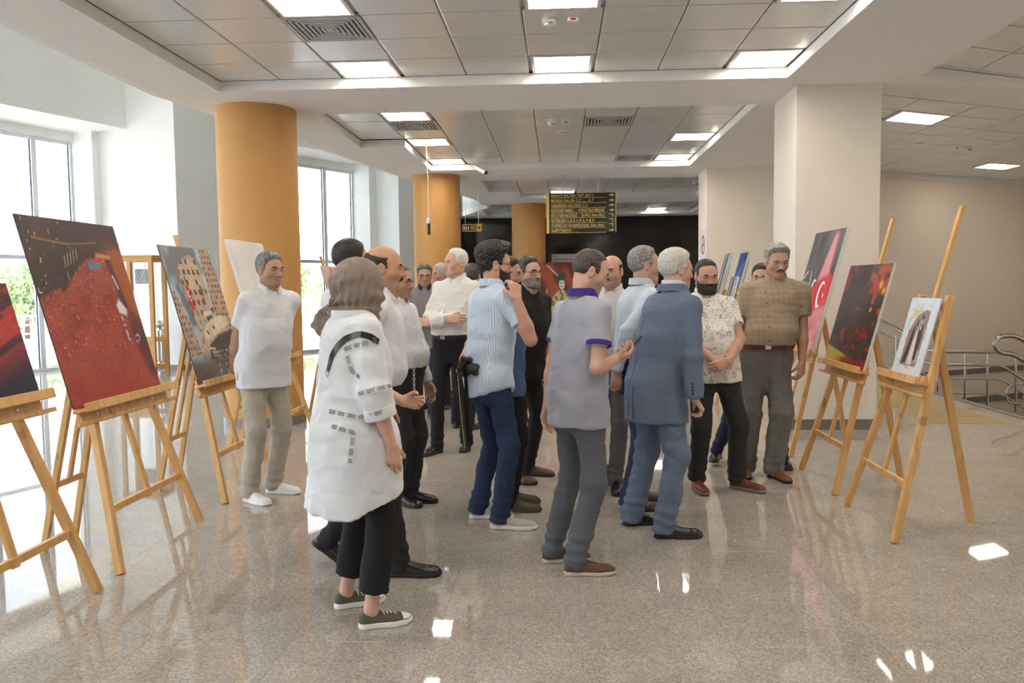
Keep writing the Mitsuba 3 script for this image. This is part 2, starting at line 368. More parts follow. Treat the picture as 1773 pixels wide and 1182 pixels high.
# ------------------------------------------------------------------ columns and pillars
def column(cx, cy, r, label):
    k_ = struct('column', None, None, label)
    m = trimesh.creation.cylinder(radius=r, height=S-.1, sections=96); m.apply_translation([cx, cy, (S+.1)/2])
    part(k_, 'shaft', m, 'ochre_paint', smooth=40)
    m = trimesh.creation.cylinder(radius=r+.02, height=.1, sections=96); m.apply_translation([cx, cy, .05])
    part(k_, 'skirting', m, 'granite_skirt', smooth=40, label='grey granite skirting ring')
column(-3.42, 9.44, .445, 'nearest round ochre column, left of the group')
column(-2.22, 15.35, .43, 'second round ochre column, behind the white-haired man')
column(-.72, 20.9, .42, 'farthest round ochre column, before the black stone wall')
def pillar(x0, x1, y0_, y1_, label, m='plaster_cream'):
    k_ = struct('pillar', None, None, label)
    part(k_, 'shaft', cbox(x0, x1, y0_, y1_, .0, S, .004), m)
    sk_ = sbox(x0-.015, y0_-.015, x1+.015, y1_+.015).difference(sbox(x0+.002, y0_+.002, x1-.002, y1_-.002))
    part(k_, 'skirting', prism(sk_, 0, .11), 'granite_skirt', label='grey granite skirting')
pillar(2.47, 3.33, 8.86, 9.74, 'near square white pillar behind the right-hand easels')
struct('wall_right', bx(2.62, 5.0, 14.9, 15.75, -1.6, S+.1), 'plaster_beige', 'cream wall stub right of the black stone wall')
wn = np.array([math.cos(math.atan(SK)), math.sin(math.atan(SK)), 0]); wp = np.array([-wn[1], wn[0], 0])
struct('wall_back_right', frame_mesh(bx(0, 9.5, 0, .3, -1.8, S+.1), np.array([4.9, 16.15, 0]), wn, wp, np.array([0, 0, 1])), 'plaster_beige', 'beige plaster wall behind the stair railing')
struct('baseboard_right', frame_mesh(cat(bx(0, 9.5, -.025, 0, -.42, -.31), bx(0, 9.5, -.025, 0, -1.05, -.92)), np.array([4.9, 16.15, 0]), wn, wp, np.array([0, 0, 1])), 'granite_skirt', 'granite skirting on the beige wall')
struct('wall_hall_right', bx(4.88, 5.1, 15.72, 25.3, 0, S+.1), 'plaster_beige', 'right wall of the far hall, behind the cream wall stub')
struct('wall_outer_right', bx(10.2, 10.5, -2.5, 21, -1.8, S+.1), 'plaster_beige', 'wall closing the right-hand wing')
struct('wall_behind', bx(-9.6, 10.5, -2.8, -2.5, 0, S+.1), 'plaster_white', 'wall behind the viewer')
struct('floor_lower', bx(5.25, 12.5, 8.7, 22, -1.8, -1.5), 'granite_bed', 'lower floor at the foot of the stairs')
# the far black stone wall, in panels
bw = struct('wall_far', bx(-5.2, 4.9, 25.055, 25.3, 0, S+.1), 'black_stone', 'far wall clad in black polished stone panels')
for i in range(8):
    for j in range(4):
        part(bw, 'stone_panel', cbox(-5.0+i*1.24, -5.0+(i+1)*1.24-.006, 25.02, 25.052, .0+j*.9, j*.9+.894 if j < 3 else S-.01, .002), 'black_stone')
lf = thing('lift_entrance', 'brushed steel lift door frame in the black stone wall behind the soldier painting', 'lift door')
q0, q1 = at(955, 440, 25.0), at(1012, 447, 25.0)
part(lf, 'header', cbox(q0[0], q1[0]+.5, 24.9, 25.018, q1[2]-.02, q0[2], .004), 'steel_brushed')
part(lf, 'jamb', cbox(q0[0], q0[0]+.12, 24.92, 25.018, 0, q1[2]-.02, .004), 'steel_brushed')
part(lf, 'jamb', cbox(q1[0]+.38, q1[0]+.5, 24.92, 25.018, 0, q1[2]-.02, .004), 'steel_brushed')
part(lf, 'door_leaf', cbox(q0[0]+.125, (q0[0]+q1[0]+.5)/2-.003, 24.97, 25.018, .01, q1[2]-.03, .003), 'steel_brushed')
part(lf, 'door_leaf', cbox((q0[0]+q1[0]+.5)/2+.003, q1[0]+.375, 24.97, 25.018, .01, q1[2]-.03, .003), 'steel_brushed')

# ------------------------------------------------------------------ the glazed facade on the left: two bays, turned a little against each other
pier1, pier2 = np.array([-7.2, 15.5, 0]), np.array([-3.93, 20.6, 0])
Z3 = np.array([0, 0, 1.0])
def bay(corner, deg, length, n_, wtop, ltop, lmul, widths, name, s1=1.23, s2=1.98, rv=.18, jd=.63):
    e = np.array([math.sin(math.radians(deg)), math.cos(math.radians(deg)), 0]); nrm = np.array([e[1], -e[0], 0])
    fr_ = lambda m: frame_mesh(m, corner, nrm, e, Z3)   # local x: into the room, y: along the facade, away
    struct('wall_left', cat(fr_(bx(-s2-jd-.3, 0, 0, .55, 0, 6.6)), fr_(bx(-.9, 0, .55, 2.4, 0, 6.6))), 'plaster_white', f'white pier of the window wall, {name}')
    struct('baseboard_left', cat(fr_(bx(-s2-.3, .02, -.02, 0, 0, .11)), fr_(bx(0, .02, -.02, 2.4, 0, .11))), 'granite_skirt', f'granite skirting of the white pier, {name}')
    struct('wall_lintel', fr_(bx(-s2-jd-.2, -s1, -length, 0, ltop, 6.6)), 'plaster_white', f'white lintel over the tall window, {name}')
    struct('wall_reveal', fr_(bx(-s2-jd-.2, -s2, -rv, .3, 0, ltop)), 'plaster_white', f'white reveal beside the tall window, {name}')
    w = struct('window', None, None, f'tall aluminium window, {name}')
    yy = -rv; xs = [yy]
    for q in widths: yy -= q; xs.append(yy)
    xo = -s2-jd
    for a in xs:
        part(w, 'mullion', fr_(cbox(xo-.06, xo+.06, a-.05, a+.05, 0, wtop, .004)), 'aluminium')
    for a, b in zip(xs, xs[1:]):
        for zz in (0.03, lmul, wtop-.03):
            part(w, 'transom', fr_(cbox(xo-.05, xo+.05, b+.05, a-.05, zz-.035, zz+.035, .004)), 'aluminium')
        for z0, z1 in ((.065, lmul-.035), (lmul+.035, wtop-.065)):
            part(w, 'gasket', fr_(cat(bx(xo+.0, xo+.02, b+.05, b+.062, z0, z1), bx(xo, xo+.02, a-.062, a-.05, z0, z1))), 'gasket')
            g = trimesh.Trimesh([(xo, b+.05, z0), (xo, a-.05, z0), (xo, a-.05, z1), (xo, b+.05, z1)], [(0, 1, 2), (0, 2, 3)], process=False)
            part(w, 'pane', fr_(g), 'pane_glass')
    struct('wall_window_head', fr_(bx(-s2-jd-.2, -s2-jd+.1, -length, -rv, wtop, ltop)), 'plaster_white', f'plaster head of the tall window, {name}')
bay(pier1, 21, 14.5, 2, 4.5, 4.68, 2.2, [.82]+[1.05]*12, 'left of the nearest ochre column')
bay(pier2, 32, 5.9, 2, 4.5, 4.68, 2.2, [.95, 1.0, 1.05, 1.05, 1.05], 'between the two ochre columns', s1=.3, s2=.756, rv=.25)
struct('wall_left_far', cat(bx(-5.2, -2.9, 24.0, 25.3, 0, 6.6)), 'plaster_white', 'white wall at the far left end')
struct('ceiling_upper', prism(Polygon([(-14, -3), (-3.4, -3), (-3.4, 9), (-1, 20), (-1.0, 26), (-14, 26)]), 6.6, 6.8), 'plaster_white', 'upper ceiling over the window strip')
struct('ceiling_fascia', cat(*[frame_mesh(bx(0, np.linalg.norm(np.subtract(b, a)), -.0, .08, S, 6.62), np.array([a[0], a[1], 0]), np.array([*(np.subtract(b, a)/np.linalg.norm(np.subtract(b, a))), 0]), np.array([-(b[1]-a[1]), b[0]-a[0], 0])/-np.linalg.norm(np.subtract(b, a)), Z3) for a, b in zip(slab_edge, slab_edge[1:])]), 'plaster_white', 'white upstand above the edge of the ceiling slab')

# ------------------------------------------------------------------ outside
struct('terrace', bx(-60, -2, -25, 70, -.5, -.27), 'terrace_white', 'pale terrace outside the windows')
def railing(p, q, label):
    p, q = np.array(p, float), np.array(q, float)
    L = np.linalg.norm(q-p); u = (q-p)/L
    k_ = thing('terrace_railing', label, 'railing')
    n = int(L/1.1)
    for i in range(n+1):
        a = p+u*L*i/n
        part(k_, 'post', cyl(a, a+[0, 0, 1.15], .03, 10), 'rail_white')
    for zz in (.18, .42, .66, .90, 1.15):
        part(k_, 'bar', cyl(p+[0, 0, zz], q+[0, 0, zz], .022 if zz < 1.1 else .035, 8), 'rail_white')
    for i in range(n*3):
        a = p+u*L*(i+.5)/(n*3)
        part(k_, 'upright', cyl(a+[0, 0, .18], a+[0, 0, 1.15], .012, 6), 'rail_white')
railing((-11.5, 27.5, -.27), (-5.5, 31.0, -.27), 'white terrace railing outside the farther window')
railing((-17.5, 17.0, -.27), (-12.4, 26.0, -.27), 'white terrace railing outside the nearer window')
pbr('leaf_a', (.30, .42, .20), .6, .3, two=True)
pbr('leaf_b', (.40, .50, .29), .6, .3, two=True)
pbr('bark', (.12, .09, .06), .8, .2)
def tree(x, y, h, r, m, label):
    k_ = thing('tree', label, 'tree', 'trees outside the windows')
    part(k_, 'trunk', cat(*[beam((x, y, -.27), (x+.1, y, h*.55), .16, .16)]), 'bark')
    g = np.random.default_rng(int(abs(x*13+y*7)*10))
    n = 2600
    c = []
    blobs = [(np.array([x, y, h*.62])+g.normal(0, 1, 3)*[r*.4, r*.4, h*.14], r*(.45+.35*g.random())) for _ in range(9)]
    V, F = [], []
    for i in range(n):
        b, br = blobs[g.integers(len(blobs))]
        d = g.normal(0, 1, 3); d /= np.linalg.norm(d)
        p_ = b+d*br*g.random()**.35
        a, b2 = g.normal(0, 1, 3), g.normal(0, 1, 3)
        a /= np.linalg.norm(a); b2 -= (b2@a)*a; b2 /= np.linalg.norm(b2)
        s_ = .10+.07*g.random()
        k0 = len(V)
        V += [p_-a*s_, p_+b2*s_*.45, p_+a*s_, p_-b2*s_*.45]
        F += [(k0, k0+1, k0+2), (k0, k0+2, k0+3)]
    kk = part(k_, 'foliage', trimesh.Trimesh(np.array(V), np.array(F), process=False), m)
    labels[kk] = {'label': 'light green foliage', 'kind': 'stuff'}
ORD = ('first', 'second', 'third', 'fourth', 'fifth', 'sixth', 'last')
for i, (x_, y_, h_, r_) in enumerate(sorted([(-13.5, 40, 2.5, 1.5), (-9.6, 37, 2.3, 1.4), (-18.6, 41, 2.5, 1.6), (-22, 24.5, 2.1, 1.3), (-20.5, 31, 2.3, 1.5), (-27, 21, 2.0, 1.3), (-5.5, 41, 2.5, 1.5)], key=lambda t: t[0]/t[1])):
    tree(x_, y_, h_, r_, ('leaf_a', 'leaf_b')[i % 2], f'light green leafy tree outside the windows, {ORD[i]} of the seven from the left')

# ------------------------------------------------------------------ people: signed-distance modelling
def surface_nets(sd, ax):
    ins = sd < 0
    nx, ny, nz = sd.shape
    m = np.zeros((nx-1, ny-1, nz-1), np.uint8)
    for a in (0, 1):
        for b in (0, 1):
            for c in (0, 1):
                m += ins[a:nx-1+a, b:ny-1+b, c:nz-1+c]
    I = np.argwhere((m > 0) & (m < 8))
    if len(I) == 0:
        return np.zeros((0, 3)), np.zeros((0, 3), int)
    idx = np.full(m.shape, -1, np.int64)
    idx[I[:, 0], I[:, 1], I[:, 2]] = np.arange(len(I))
    cor = np.array([(a, b, c) for a in (0, 1) for b in (0, 1) for c in (0, 1)])
    val = np.stack([sd[I[:, 0]+a, I[:, 1]+b, I[:, 2]+c] for a, b, c in cor], 1)
    acc, n = np.zeros((len(I), 3)), np.zeros((len(I), 1))
    for p in range(8):
        for q in range(p+1, 8):
            if np.abs(cor[p]-cor[q]).sum() == 1:
                va, vb = val[:, p], val[:, q]
                on = (va < 0) != (vb < 0)
                t = np.where(on, va/np.where(on, va-vb, 1), 0)[:, None]
                acc += np.where(on[:, None], cor[p]+t*(cor[q]-cor[p]), 0)
                n += on[:, None]
    g = I + acc/n
    v = np.stack([np.interp(g[:, k], np.arange(len(ax[k])), ax[k]) for k in range(3)], 1)
    F = []
    for k in range(3):
        i, j = (k+1) % 3, (k+2) % 3
        s0 = [slice(None)]*3; s1 = [slice(None)]*3
        s0[k], s1[k] = slice(0, -1), slice(1, None)
        a, b = ins[tuple(s0)], ins[tuple(s1)]
        E_ = np.argwhere(a != b)
        E_ = E_[(E_[:, i] > 0) & (E_[:, j] > 0) & (E_[:, i] < sd.shape[i]-1) & (E_[:, j] < sd.shape[j]-1)]
        def cell(di, dj):
            q = E_.copy(); q[:, i] -= di; q[:, j] -= dj
            return idx[q[:, 0], q[:, 1], q[:, 2]]
        Q = np.stack([cell(1, 1), cell(0, 1), cell(0, 0), cell(1, 0)], 1)
        fl = ~a[E_[:, 0], E_[:, 1], E_[:, 2]]
        Q[fl] = Q[fl][:, ::-1]
        F.append(Q)
    Q = np.vstack(F)
    Q = Q[(Q >= 0).all(1)]
    return v, np.vstack([Q[:, [0, 1, 2]], Q[:, [0, 2, 3]]])


class Field:
    """A grid of distances; fine = [(lo, hi, step)] boxes in which the grid lines lie closer."""
    def __init__(self, lo, hi, h, fine=()):
        self.ax = []
        for k in range(3):
            t, xs = lo[k], [lo[k]]
            while t < hi[k]:
                s = h
                for a, b, hf in fine:
                    if a[k] <= t <= b[k]: s = min(s, hf)
                    elif t < a[k] < t+s: s = max(a[k]-t, 1e-3)
                t += s; xs.append(t)
            self.ax.append(np.array(xs))
        self.d = np.full([len(a) for a in self.ax], 9.0, np.float32)
    def cut(self, lo, hi):
        s = [slice(max(0, np.searchsorted(a, l)-1), np.searchsorted(a, h)+1) for a, l, h in zip(self.ax, lo, hi)]
        g = [a[q].astype(np.float32) for a, q in zip(self.ax, s)]
        return tuple(s), g[0][:, None, None], g[1][None, :, None], g[2][None, None, :]
    def add(self, prim, k=0.0):
        fn, lo, hi = prim
        m = 0.03+k
        s, X, Y, Z = self.cut(np.array(lo)-m, np.array(hi)+m)
        a = self.d[s]
        if a.size == 0: return
        b = fn(X, Y, Z).astype(np.float32)
        if k > 0:
            h = np.maximum(k-np.abs(a-b), 0)/k
            self.d[s] = np.minimum(a, b)-h*h*k*0.25
        else:
            self.d[s] = np.minimum(a, b)
    def sub(self, prim, k=0.0):
        fn, lo, hi = prim
        m = 0.01+k
        s, X, Y, Z = self.cut(np.array(lo)-m, np.array(hi)+m)
        a, b = self.d[s], -fn(X, Y, Z)
        if a.size == 0: return
        if k > 0:
            h = np.maximum(k-np.abs(a-b), 0)/k
            self.d[s] = np.maximum(a, b)+h*h*k*0.25
        else:
            self.d[s] = np.maximum(a, b)
    def mesh(self):
        v, f = surface_nets(self.d, self.ax)
        return v, f


def cap(a, b, ra, rb=None, plane=None):
    """A tapered capsule; plane = (point, normal): what lies beyond it is cut off."""
    a, b = np.array(a, float), np.array(b, float)
    rb = ra if rb is None else rb
    ab = b-a; L2 = max(ab@ab, 1e-9)
    R = max(ra, rb)
    def fn(X, Y, Z):
        px, py, pz = X-a[0], Y-a[1], Z-a[2]
        t = np.clip((px*ab[0]+py*ab[1]+pz*ab[2])/L2, 0, 1)
        d = np.sqrt((px-t*ab[0])**2+(py-t*ab[1])**2+(pz-t*ab[2])**2)-(ra+t*(rb-ra))
        if plane is not None:
            p, n = plane
            d = np.maximum(d, (X-p[0])*n[0]+(Y-p[1])*n[1]+(Z-p[2])*n[2])
        return d
    return fn, np.minimum(a, b)-R, np.maximum(a, b)+R


def ell(c, r, M=np.eye(3)):
    """An ellipsoid with half axes r along the rows of M."""
    c, r = np.array(c, float), np.array(r, float)
    R = max(r)
    def fn(X, Y, Z):
        px, py, pz = X-c[0], Y-c[1], Z-c[2]
        q = [(M[k][0]*px+M[k][1]*py+M[k][2]*pz) for k in range(3)]
        k0 = np.sqrt(sum((q[k]/r[k])**2 for k in range(3)))
        k1 = np.sqrt(sum((q[k]/r[k]**2)**2 for k in range(3)))
        return k0*(k0-1)/np.maximum(k1, 1e-6)
    return fn, c-R, c+R


def smooth_interp(z, zs, vs):
    from scipy.interpolate import PchipInterpolator
    return PchipInterpolator(zs, vs, extrapolate=True)(np.clip(z, zs[0], zs[-1]))


def torso_prim(fr, rows, lo=None, hi=None, grow=0.0, hem=None):
    """fr: frame(origin xy, right, forward). rows: z, half width, half depth, forward offset, right offset. hem(lx, ly) gives the lower edge."""
    rows = np.array(rows, float)
    z0, z1 = rows[0, 0] if lo is None else lo, rows[-1, 0] if hi is None else hi
    ox, oy, r, f = fr
    R = max(rows[:, 1].max(), rows[:, 2].max())+0.12
    def fn(X, Y, Z):
        zz = np.asarray(Z).ravel()
        w, d, cf, cr = [smooth_interp(zz, rows[:, 0], rows[:, k]).astype(np.float32)[None, None, :] for k in (1, 2, 3, 4)]
        px, py = X-ox, Y-oy
        lx, ly = px*r[0]+py*r[1]-cr, px*f[0]+py*f[1]-cf
        e = 2.35
        q = (np.abs(lx/(w+grow))**e+np.abs(ly/(d+grow))**e)**(1/e)
        dist = (q-1)*np.minimum(w, d)*0.95
        low = z0-Z if hem is None else hem(lx, ly)-Z
        return np.maximum(np.maximum(dist, low), Z-z1)
    c = np.array([ox, oy])
    return fn, np.array([ox-R, oy-R, z0-0.05]), np.array([ox+R, oy+R, z1])


def rot_head(yaw, pitch, tilt):
    """Rows: the head's right, forward and up in the world. yaw in degrees (0 = +Y, 90 = +X), pitch > 0 looks up, tilt > 0 leans to its right."""
    y, p, t = np.radians([yaw, pitch, tilt])
    f = np.array([np.sin(y)*np.cos(p), np.cos(y)*np.cos(p), np.sin(p)])
    r = np.array([np.cos(y), -np.sin(y), 0])
    u = np.cross(r, f)
    r2 = r*np.cos(t)-u*np.sin(t)
    u2 = u*np.cos(t)+r*np.sin(t)
    return np.array([r2, f, u2])


class Head:
    def __init__(self, c, M, s=1.0, fat=1.0, nose=1.0, jaw=1.0):
        self.c, self.M, self.s, self.fat, self.nose, self.jaw = np.array(c, float), M, s, fat, nose, jaw
    def W(self, p):
        return self.c+np.array(p, float)*self.s@self.M
    def L(self, v):
        return (np.asarray(v)-self.c)@self.M.T/self.s
    def cap(self, a, b, ra, rb=None):
        return cap(self.W(a), self.W(b), ra*self.s, (ra if rb is None else rb)*self.s)
    def ell(self, c, r):
        return ell(self.W(c), np.array(r)*self.s, self.M)
    def local(self, fn):
        def g(X, Y, Z):
            px, py, pz = X-self.c[0], Y-self.c[1], Z-self.c[2]
            q = [(self.M[k][0]*px+self.M[k][1]*py+self.M[k][2]*pz)/self.s for k in range(3)]
            return fn(*q)*self.s
        return g, self.c-0.15*self.s, self.c+0.15*self.s
    def skull(self, F, ears=True, base=True):
        w, fa, j = 1.0, self.fat, self.jaw
        F.add(self.ell((0, -.014, .03), (.077, .098, .088)), .0)
        F.add(self.ell((0, .028, -.012), (.066*fa, .062, .088)), .03)
        for s in (-1, 1):
            F.add(self.cap((s*.052*j*fa, .0, -.06), (s*.016, .064, -.1), .02*fa, .017), .035)
            F.add(self.ell((s*.043*fa, .052, -.026), (.023, .02, .021)), .03)
        F.add(self.ell((0, .071, -.1), (.022, .016, .016)), .02)
        F.add(self.ell((0, .066, -.065), (.034, .024, .03)), .02)
        if fa > 1.05:
            F.add(self.ell((0, .035, -.098), (.05*fa, .045, .024)), .03)
        F.add(self.cap((-.044, .069, .02), (0, .081, .018), .0115), .018)
        F.add(self.cap((.044, .069, .02), (0, .081, .018), .0115), .018)
        n = self.nose
        for s in (-1, 1):
            F.sub(self.ell((s*.033, .094, .0), (.018, .017, .012)), .014)
        F.add(self.cap((0, .082, .008), (0, .0995+.0055*n, -.032), .0085, .0095+.0015*n), .012)
        for s in (-1, 1):
            F.add(self.ell((s*.0125, .091, -.037), (.0085*n, .011, .0085)), .008)
            F.sub(self.ell((s*.0065, .1, -.0455), (.0035, .005, .004)), .003)
            F.add(self.ell((s*.032, .0685, .001), (.0145, .0125, .0125)), .006)
        F.add(self.cap((-.02, .08, -.066), (0, .0885, -.0615), .0048), .006)
        F.add(self.cap((.02, .08, -.066), (0, .0885, -.0615), .0048), .006)
        F.add(self.cap((-.014, .0825, -.0735), (.014, .0825, -.0735), .0058), .007)
        F.sub(self.cap((-.02, .0905, -.0682), (.02, .0905, -.0682), .0022), .003)
        if ears:
            for s in (-1, 1):
                F.add(self.ell((s*.081, -.012, -.006), (.0075, .019, .031)), .006)
                F.add(self.ell((s*.077, -.008, -.024), (.009, .011, .012)), .008)
                F.sub(self.ell((s*.088, -.008, -.002), (.006, .0095, .017)), .005)


SKIN_VAR = {}
def skin_colors(v, hd, base, stubble=0.0, bald=None, red=0.25):
    p = hd.L(v)
    base = np.array(base)
    n = meshkit.fbm(v*35, 3, 5)[:, None]-0.5
    c = base*(1+0.16*n)
    near = (np.linalg.norm(p, axis=1) < .2)
    def blob(cx, cy, cz, r):
        return np.clip(1-np.sqrt(((np.abs(p[:, 0])-cx)**2+(p[:, 1]-cy)**2+(p[:, 2]-cz)**2))/r, 0, 1)[:, None]
    rd = np.maximum.reduce([blob(.042, .066, -.03, .035), blob(0, .107, -.034, .022), blob(.082, -.01, -.006, .035)*.9])*red
    c = c*(1-rd)+rd*base*np.array([1.12, .72, .66])
    lip = np.maximum(np.clip(1.6-np.sqrt((p[:, 0]/.022)**2+((p[:, 2]+.0675)/.0095)**2+((p[:, 1]-.088)/.02)**2)*1.3, 0, 1), 0)[:, None]
    lip = np.where(near[:, None], lip, 0)*.55
    c = c*(1-lip)+lip*base*np.array([.88, .52, .5])
    sl = np.clip(1-np.abs(p[:, 2]+.0682)/.0022, 0, 1)*(np.abs(p[:, 0]) < .021)*(p[:, 1] > .078)*near
    c *= (1-.6*sl)[:, None]
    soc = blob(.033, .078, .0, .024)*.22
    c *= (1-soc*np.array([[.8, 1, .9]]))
    if stubble > 0:
        st = np.clip((-.03-p[:, 2])/.02, 0, 1)*np.clip((p[:, 1]+.0)/.02, 0, 1)*np.clip((p[:, 2]+.135)/.02, 0, 1)
        st = st*near*(1-lip[:, 0])
        c = c*(1-stubble*st[:, None])+stubble*st[:, None]*np.array([.13, .12, .12])
    return np.clip(c, 0.004, 1)


def zline_std(y):
    return np.interp(y, [-.12, -.075, -.04, -.032, -.004, .012, .028, .034, .048, .066, .085, .1], [-.085, -.078, -.055, -.02, .012, .0, -.01, .03, .05, .066, .078, .09])


def hair_mesh(hd, F0, style):
    """A shell over the skull, cut along the hairline. style: t (thickness), top (extra on top), bald (z above which nothing grows behind the front), front (shift of the hairline back)."""
    F = Field(hd.c-.16*hd.s, hd.c+.16*hd.s, style.get('h', .0045))
    hd2 = Head(hd.c, hd.M, hd.s, hd.fat)
    F.add(hd2.ell((0, -.014, .03), (.077, .098, .088)))
    F.add(hd2.ell((0, .028, -.012), (.066*hd.fat, .06, .086)), .03)
    t, top, fr = style.get('t', .008), style.get('top', .006), style.get('front', 0.0)
    bald = style.get('bald')
    side = style.get('side', 0.0)
    sk = F.d.copy()
    def reg(x, y, z):
        x, y, z = np.broadcast_arrays(x, y, z)
        ys = y+fr*np.clip((z-.03)/.04, 0, 1)
        g = np.interp(ys, *ZL)-z
        g = np.maximum(g, -(np.abs(x)-.03)*.0-1)
        if bald is not None:
            g = np.maximum(g, np.where(z > -.03, (y-.024)*.8, -1))
            zb = bald+np.interp(y, [-.11, -.06, .02, .06], [.03, .012, 0, -.012])
            g = np.maximum(g, z-zb)
        # thinner over the ears
        ear = .009-np.sqrt(((np.abs(x)-.085)/.9)**2+(y+.008)**2+((z+.004)*.55)**2)
        return np.maximum(g, ear*1.2)
    ZL = style.get('zl', ([-.12, -.075, -.04, -.032, -.004, .012, .028, .034, .048, .066, .085, .1], [-.085, -.078, -.055, -.02, .012, .0, -.008, .036, .060, .077, .088, .098]))
    g, lo, hi = hd.local(reg)
    s, X, Y, Z = F.cut(lo-1, hi+1)
    G = g(X, Y, Z)
    GX, GY, GZ = np.broadcast_arrays(X, Y, Z)
    G = G+(meshkit.noise(np.stack([GX, GY, GZ], -1)*90, 6)-.5)*.007
    def thick(x, y, z):
        x, y, z = np.broadcast_arrays(x, y, z)
        return t+top*np.clip((z-.03)/.06, 0, 1)+style.get('quiff', 0)*np.clip((y-.02)/.05, 0, 1)*np.clip((z-.05)/.04, 0, 1)
    th, _, _ = hd.local(thick)
    TH = th(X, Y, Z)
    TH = TH*np.clip(-G/.034, .08, 1)**.75
    F.d = np.maximum(sk-TH, G).astype(np.float32)
    v, f = F.mesh()
    if len(v) == 0: return v, f
    # the strands: noise drawn out along the way the hair lies
    p = hd.L(v)
    nn = np.stack([p[:, 0]*260, p[:, 1]*(60 if not style.get('curly') else 130), p[:, 2]*(80 if not style.get('curly') else 130)], 1)
    amp = style.get('amp', .0022)
    dn = (meshkit.fbm(nn, 2, 3)-.5)*2*amp
    if style.get('curly'):
        dn += (meshkit.noise(p*75, 9)-.5)*2*style['curly']
    d = p-np.array([0, -.014, .01]); d /= np.linalg.norm(d, axis=1, keepdims=True)
    v = v+(d*dn[:, None])@hd.M*hd.s
    return v, f


def hair_colors(v, hd, c0, c1, mixw=.5, side=None):
    p = hd.L(v)
    n = meshkit.fbm(np.stack([p[:, 0]*330, p[:, 1]*70, p[:, 2]*90], 1), 2, 11)[:, None]
    m = np.clip((n-.5)*1.7+mixw, 0, 1)
    if side is not None:
        m = np.clip(m+side*np.clip((.05-p[:, 2:3])/.06, 0, 1), 0, 1)
    return np.array(c0)*(1-m)+np.array(c1)*m


def tube(points, radius, n=8, closed=False, flat=None):
    """A tube along a polyline; radius a number or one per point; flat = (vector, factor) squeezes it along the vector."""
    P = np.array(points, float); m = len(P)
    R = np.broadcast_to(np.asarray(radius, float), (m,))
    T_ = (np.roll(P, -1, 0)-np.roll(P, 1, 0)) if closed else np.gradient(P, axis=0)
    T_ /= np.linalg.norm(T_, axis=1, keepdims=True)+1e-12
    up = np.array([0, 0, 1.0]) if abs(T_[0, 2]) < .9 else np.array([1.0, 0, 0])
    A = np.zeros_like(P); a = up
    for i in range(m):
        a = a-(a@T_[i])*T_[i]
        if np.linalg.norm(a) < 1e-6: a = np.cross(T_[i], [0.3, 0.5, 0.8])
        a = a/np.linalg.norm(a); A[i] = a
    B = np.cross(T_, A)
    th = np.arange(n)*2*np.pi/n
    off = np.cos(th)[None, :, None]*A[:, None]+np.sin(th)[None, :, None]*B[:, None]
    if flat is not None:
        fv = np.array(flat[0], float); fv /= np.linalg.norm(fv)
        off = off-(1-flat[1])*(off@fv)[..., None]*fv
    V = (P[:, None]+off*R[:, None, None]).reshape(-1, 3)
    F = []
    for i in range(m if closed else m-1):
        i2 = (i+1) % m
        for j in range(n):
            j2 = (j+1) % n
            F += [(i*n+j, i*n+j2, i2*n+j2), (i*n+j, i2*n+j2, i2*n+j)]
    V = list(V)
    if not closed:
        for e, s in ((0, -1), (m-1, 1)):
            V.append(P[e]); k = len(V)-1
            for j in range(n):
                j2 = (j+1) % n
                F.append((e*n+j2, e*n+j, k) if s < 0 else (e*n+j, e*n+j2, k))
    return trimesh.Trimesh(np.array(V), np.array(F), process=False)


def grid_sheet(P, thick=0.0, closed_u=False):
    """A sheet from a grid of points (n, m, 3); with a thickness it becomes a closed slab (offset against the normals)."""
    n, m, _ = P.shape
    V = P.reshape(-1, 3)
    F = []
    for i in range(n if closed_u else n-1):
        for j in range(m-1):
            a, b = i*m+j, ((i+1) % n)*m+j
            F += [(a, b, b+1), (a, b+1, a+1)]
    F = np.array(F)
    if thick == 0: return trimesh.Trimesh(V, F, process=False)
    me = trimesh.Trimesh(V, F, process=False)
    N = me.vertex_normals
    V2 = V-N*thick
    G = F[:, ::-1]+len(V)
    e = me.edges_sorted; e2 = np.sort(me.edges, 1)
    keys, cnt = np.unique(e2, axis=0, return_counts=True)
    single = set(map(tuple, keys[cnt == 1]))
    S = []
    for a, b in me.edges:
        if (min(a, b), max(a, b)) in single:
            S += [(b, a, a+len(V)), (b, a+len(V), b+len(V))]
    return trimesh.Trimesh(np.vstack([V, V2]), np.vstack([F, G, np.array(S).reshape(-1, 3)]), process=False)


def ik(S, Wp, l1, l2, pole):
    d = Wp-S; L = np.linalg.norm(d)
    if L > (l1+l2)*.999:
        Wp = S+d/L*(l1+l2)*.999; d = Wp-S; L = np.linalg.norm(d)
    u = d/L
    a = (l1*l1-l2*l2+L*L)/(2*L)
    h = math.sqrt(max(l1*l1-a*a, 0))
    p = pole-(pole@u)*u
    p /= np.linalg.norm(p)+1e-9
    return S+u*a+p*h, Wp


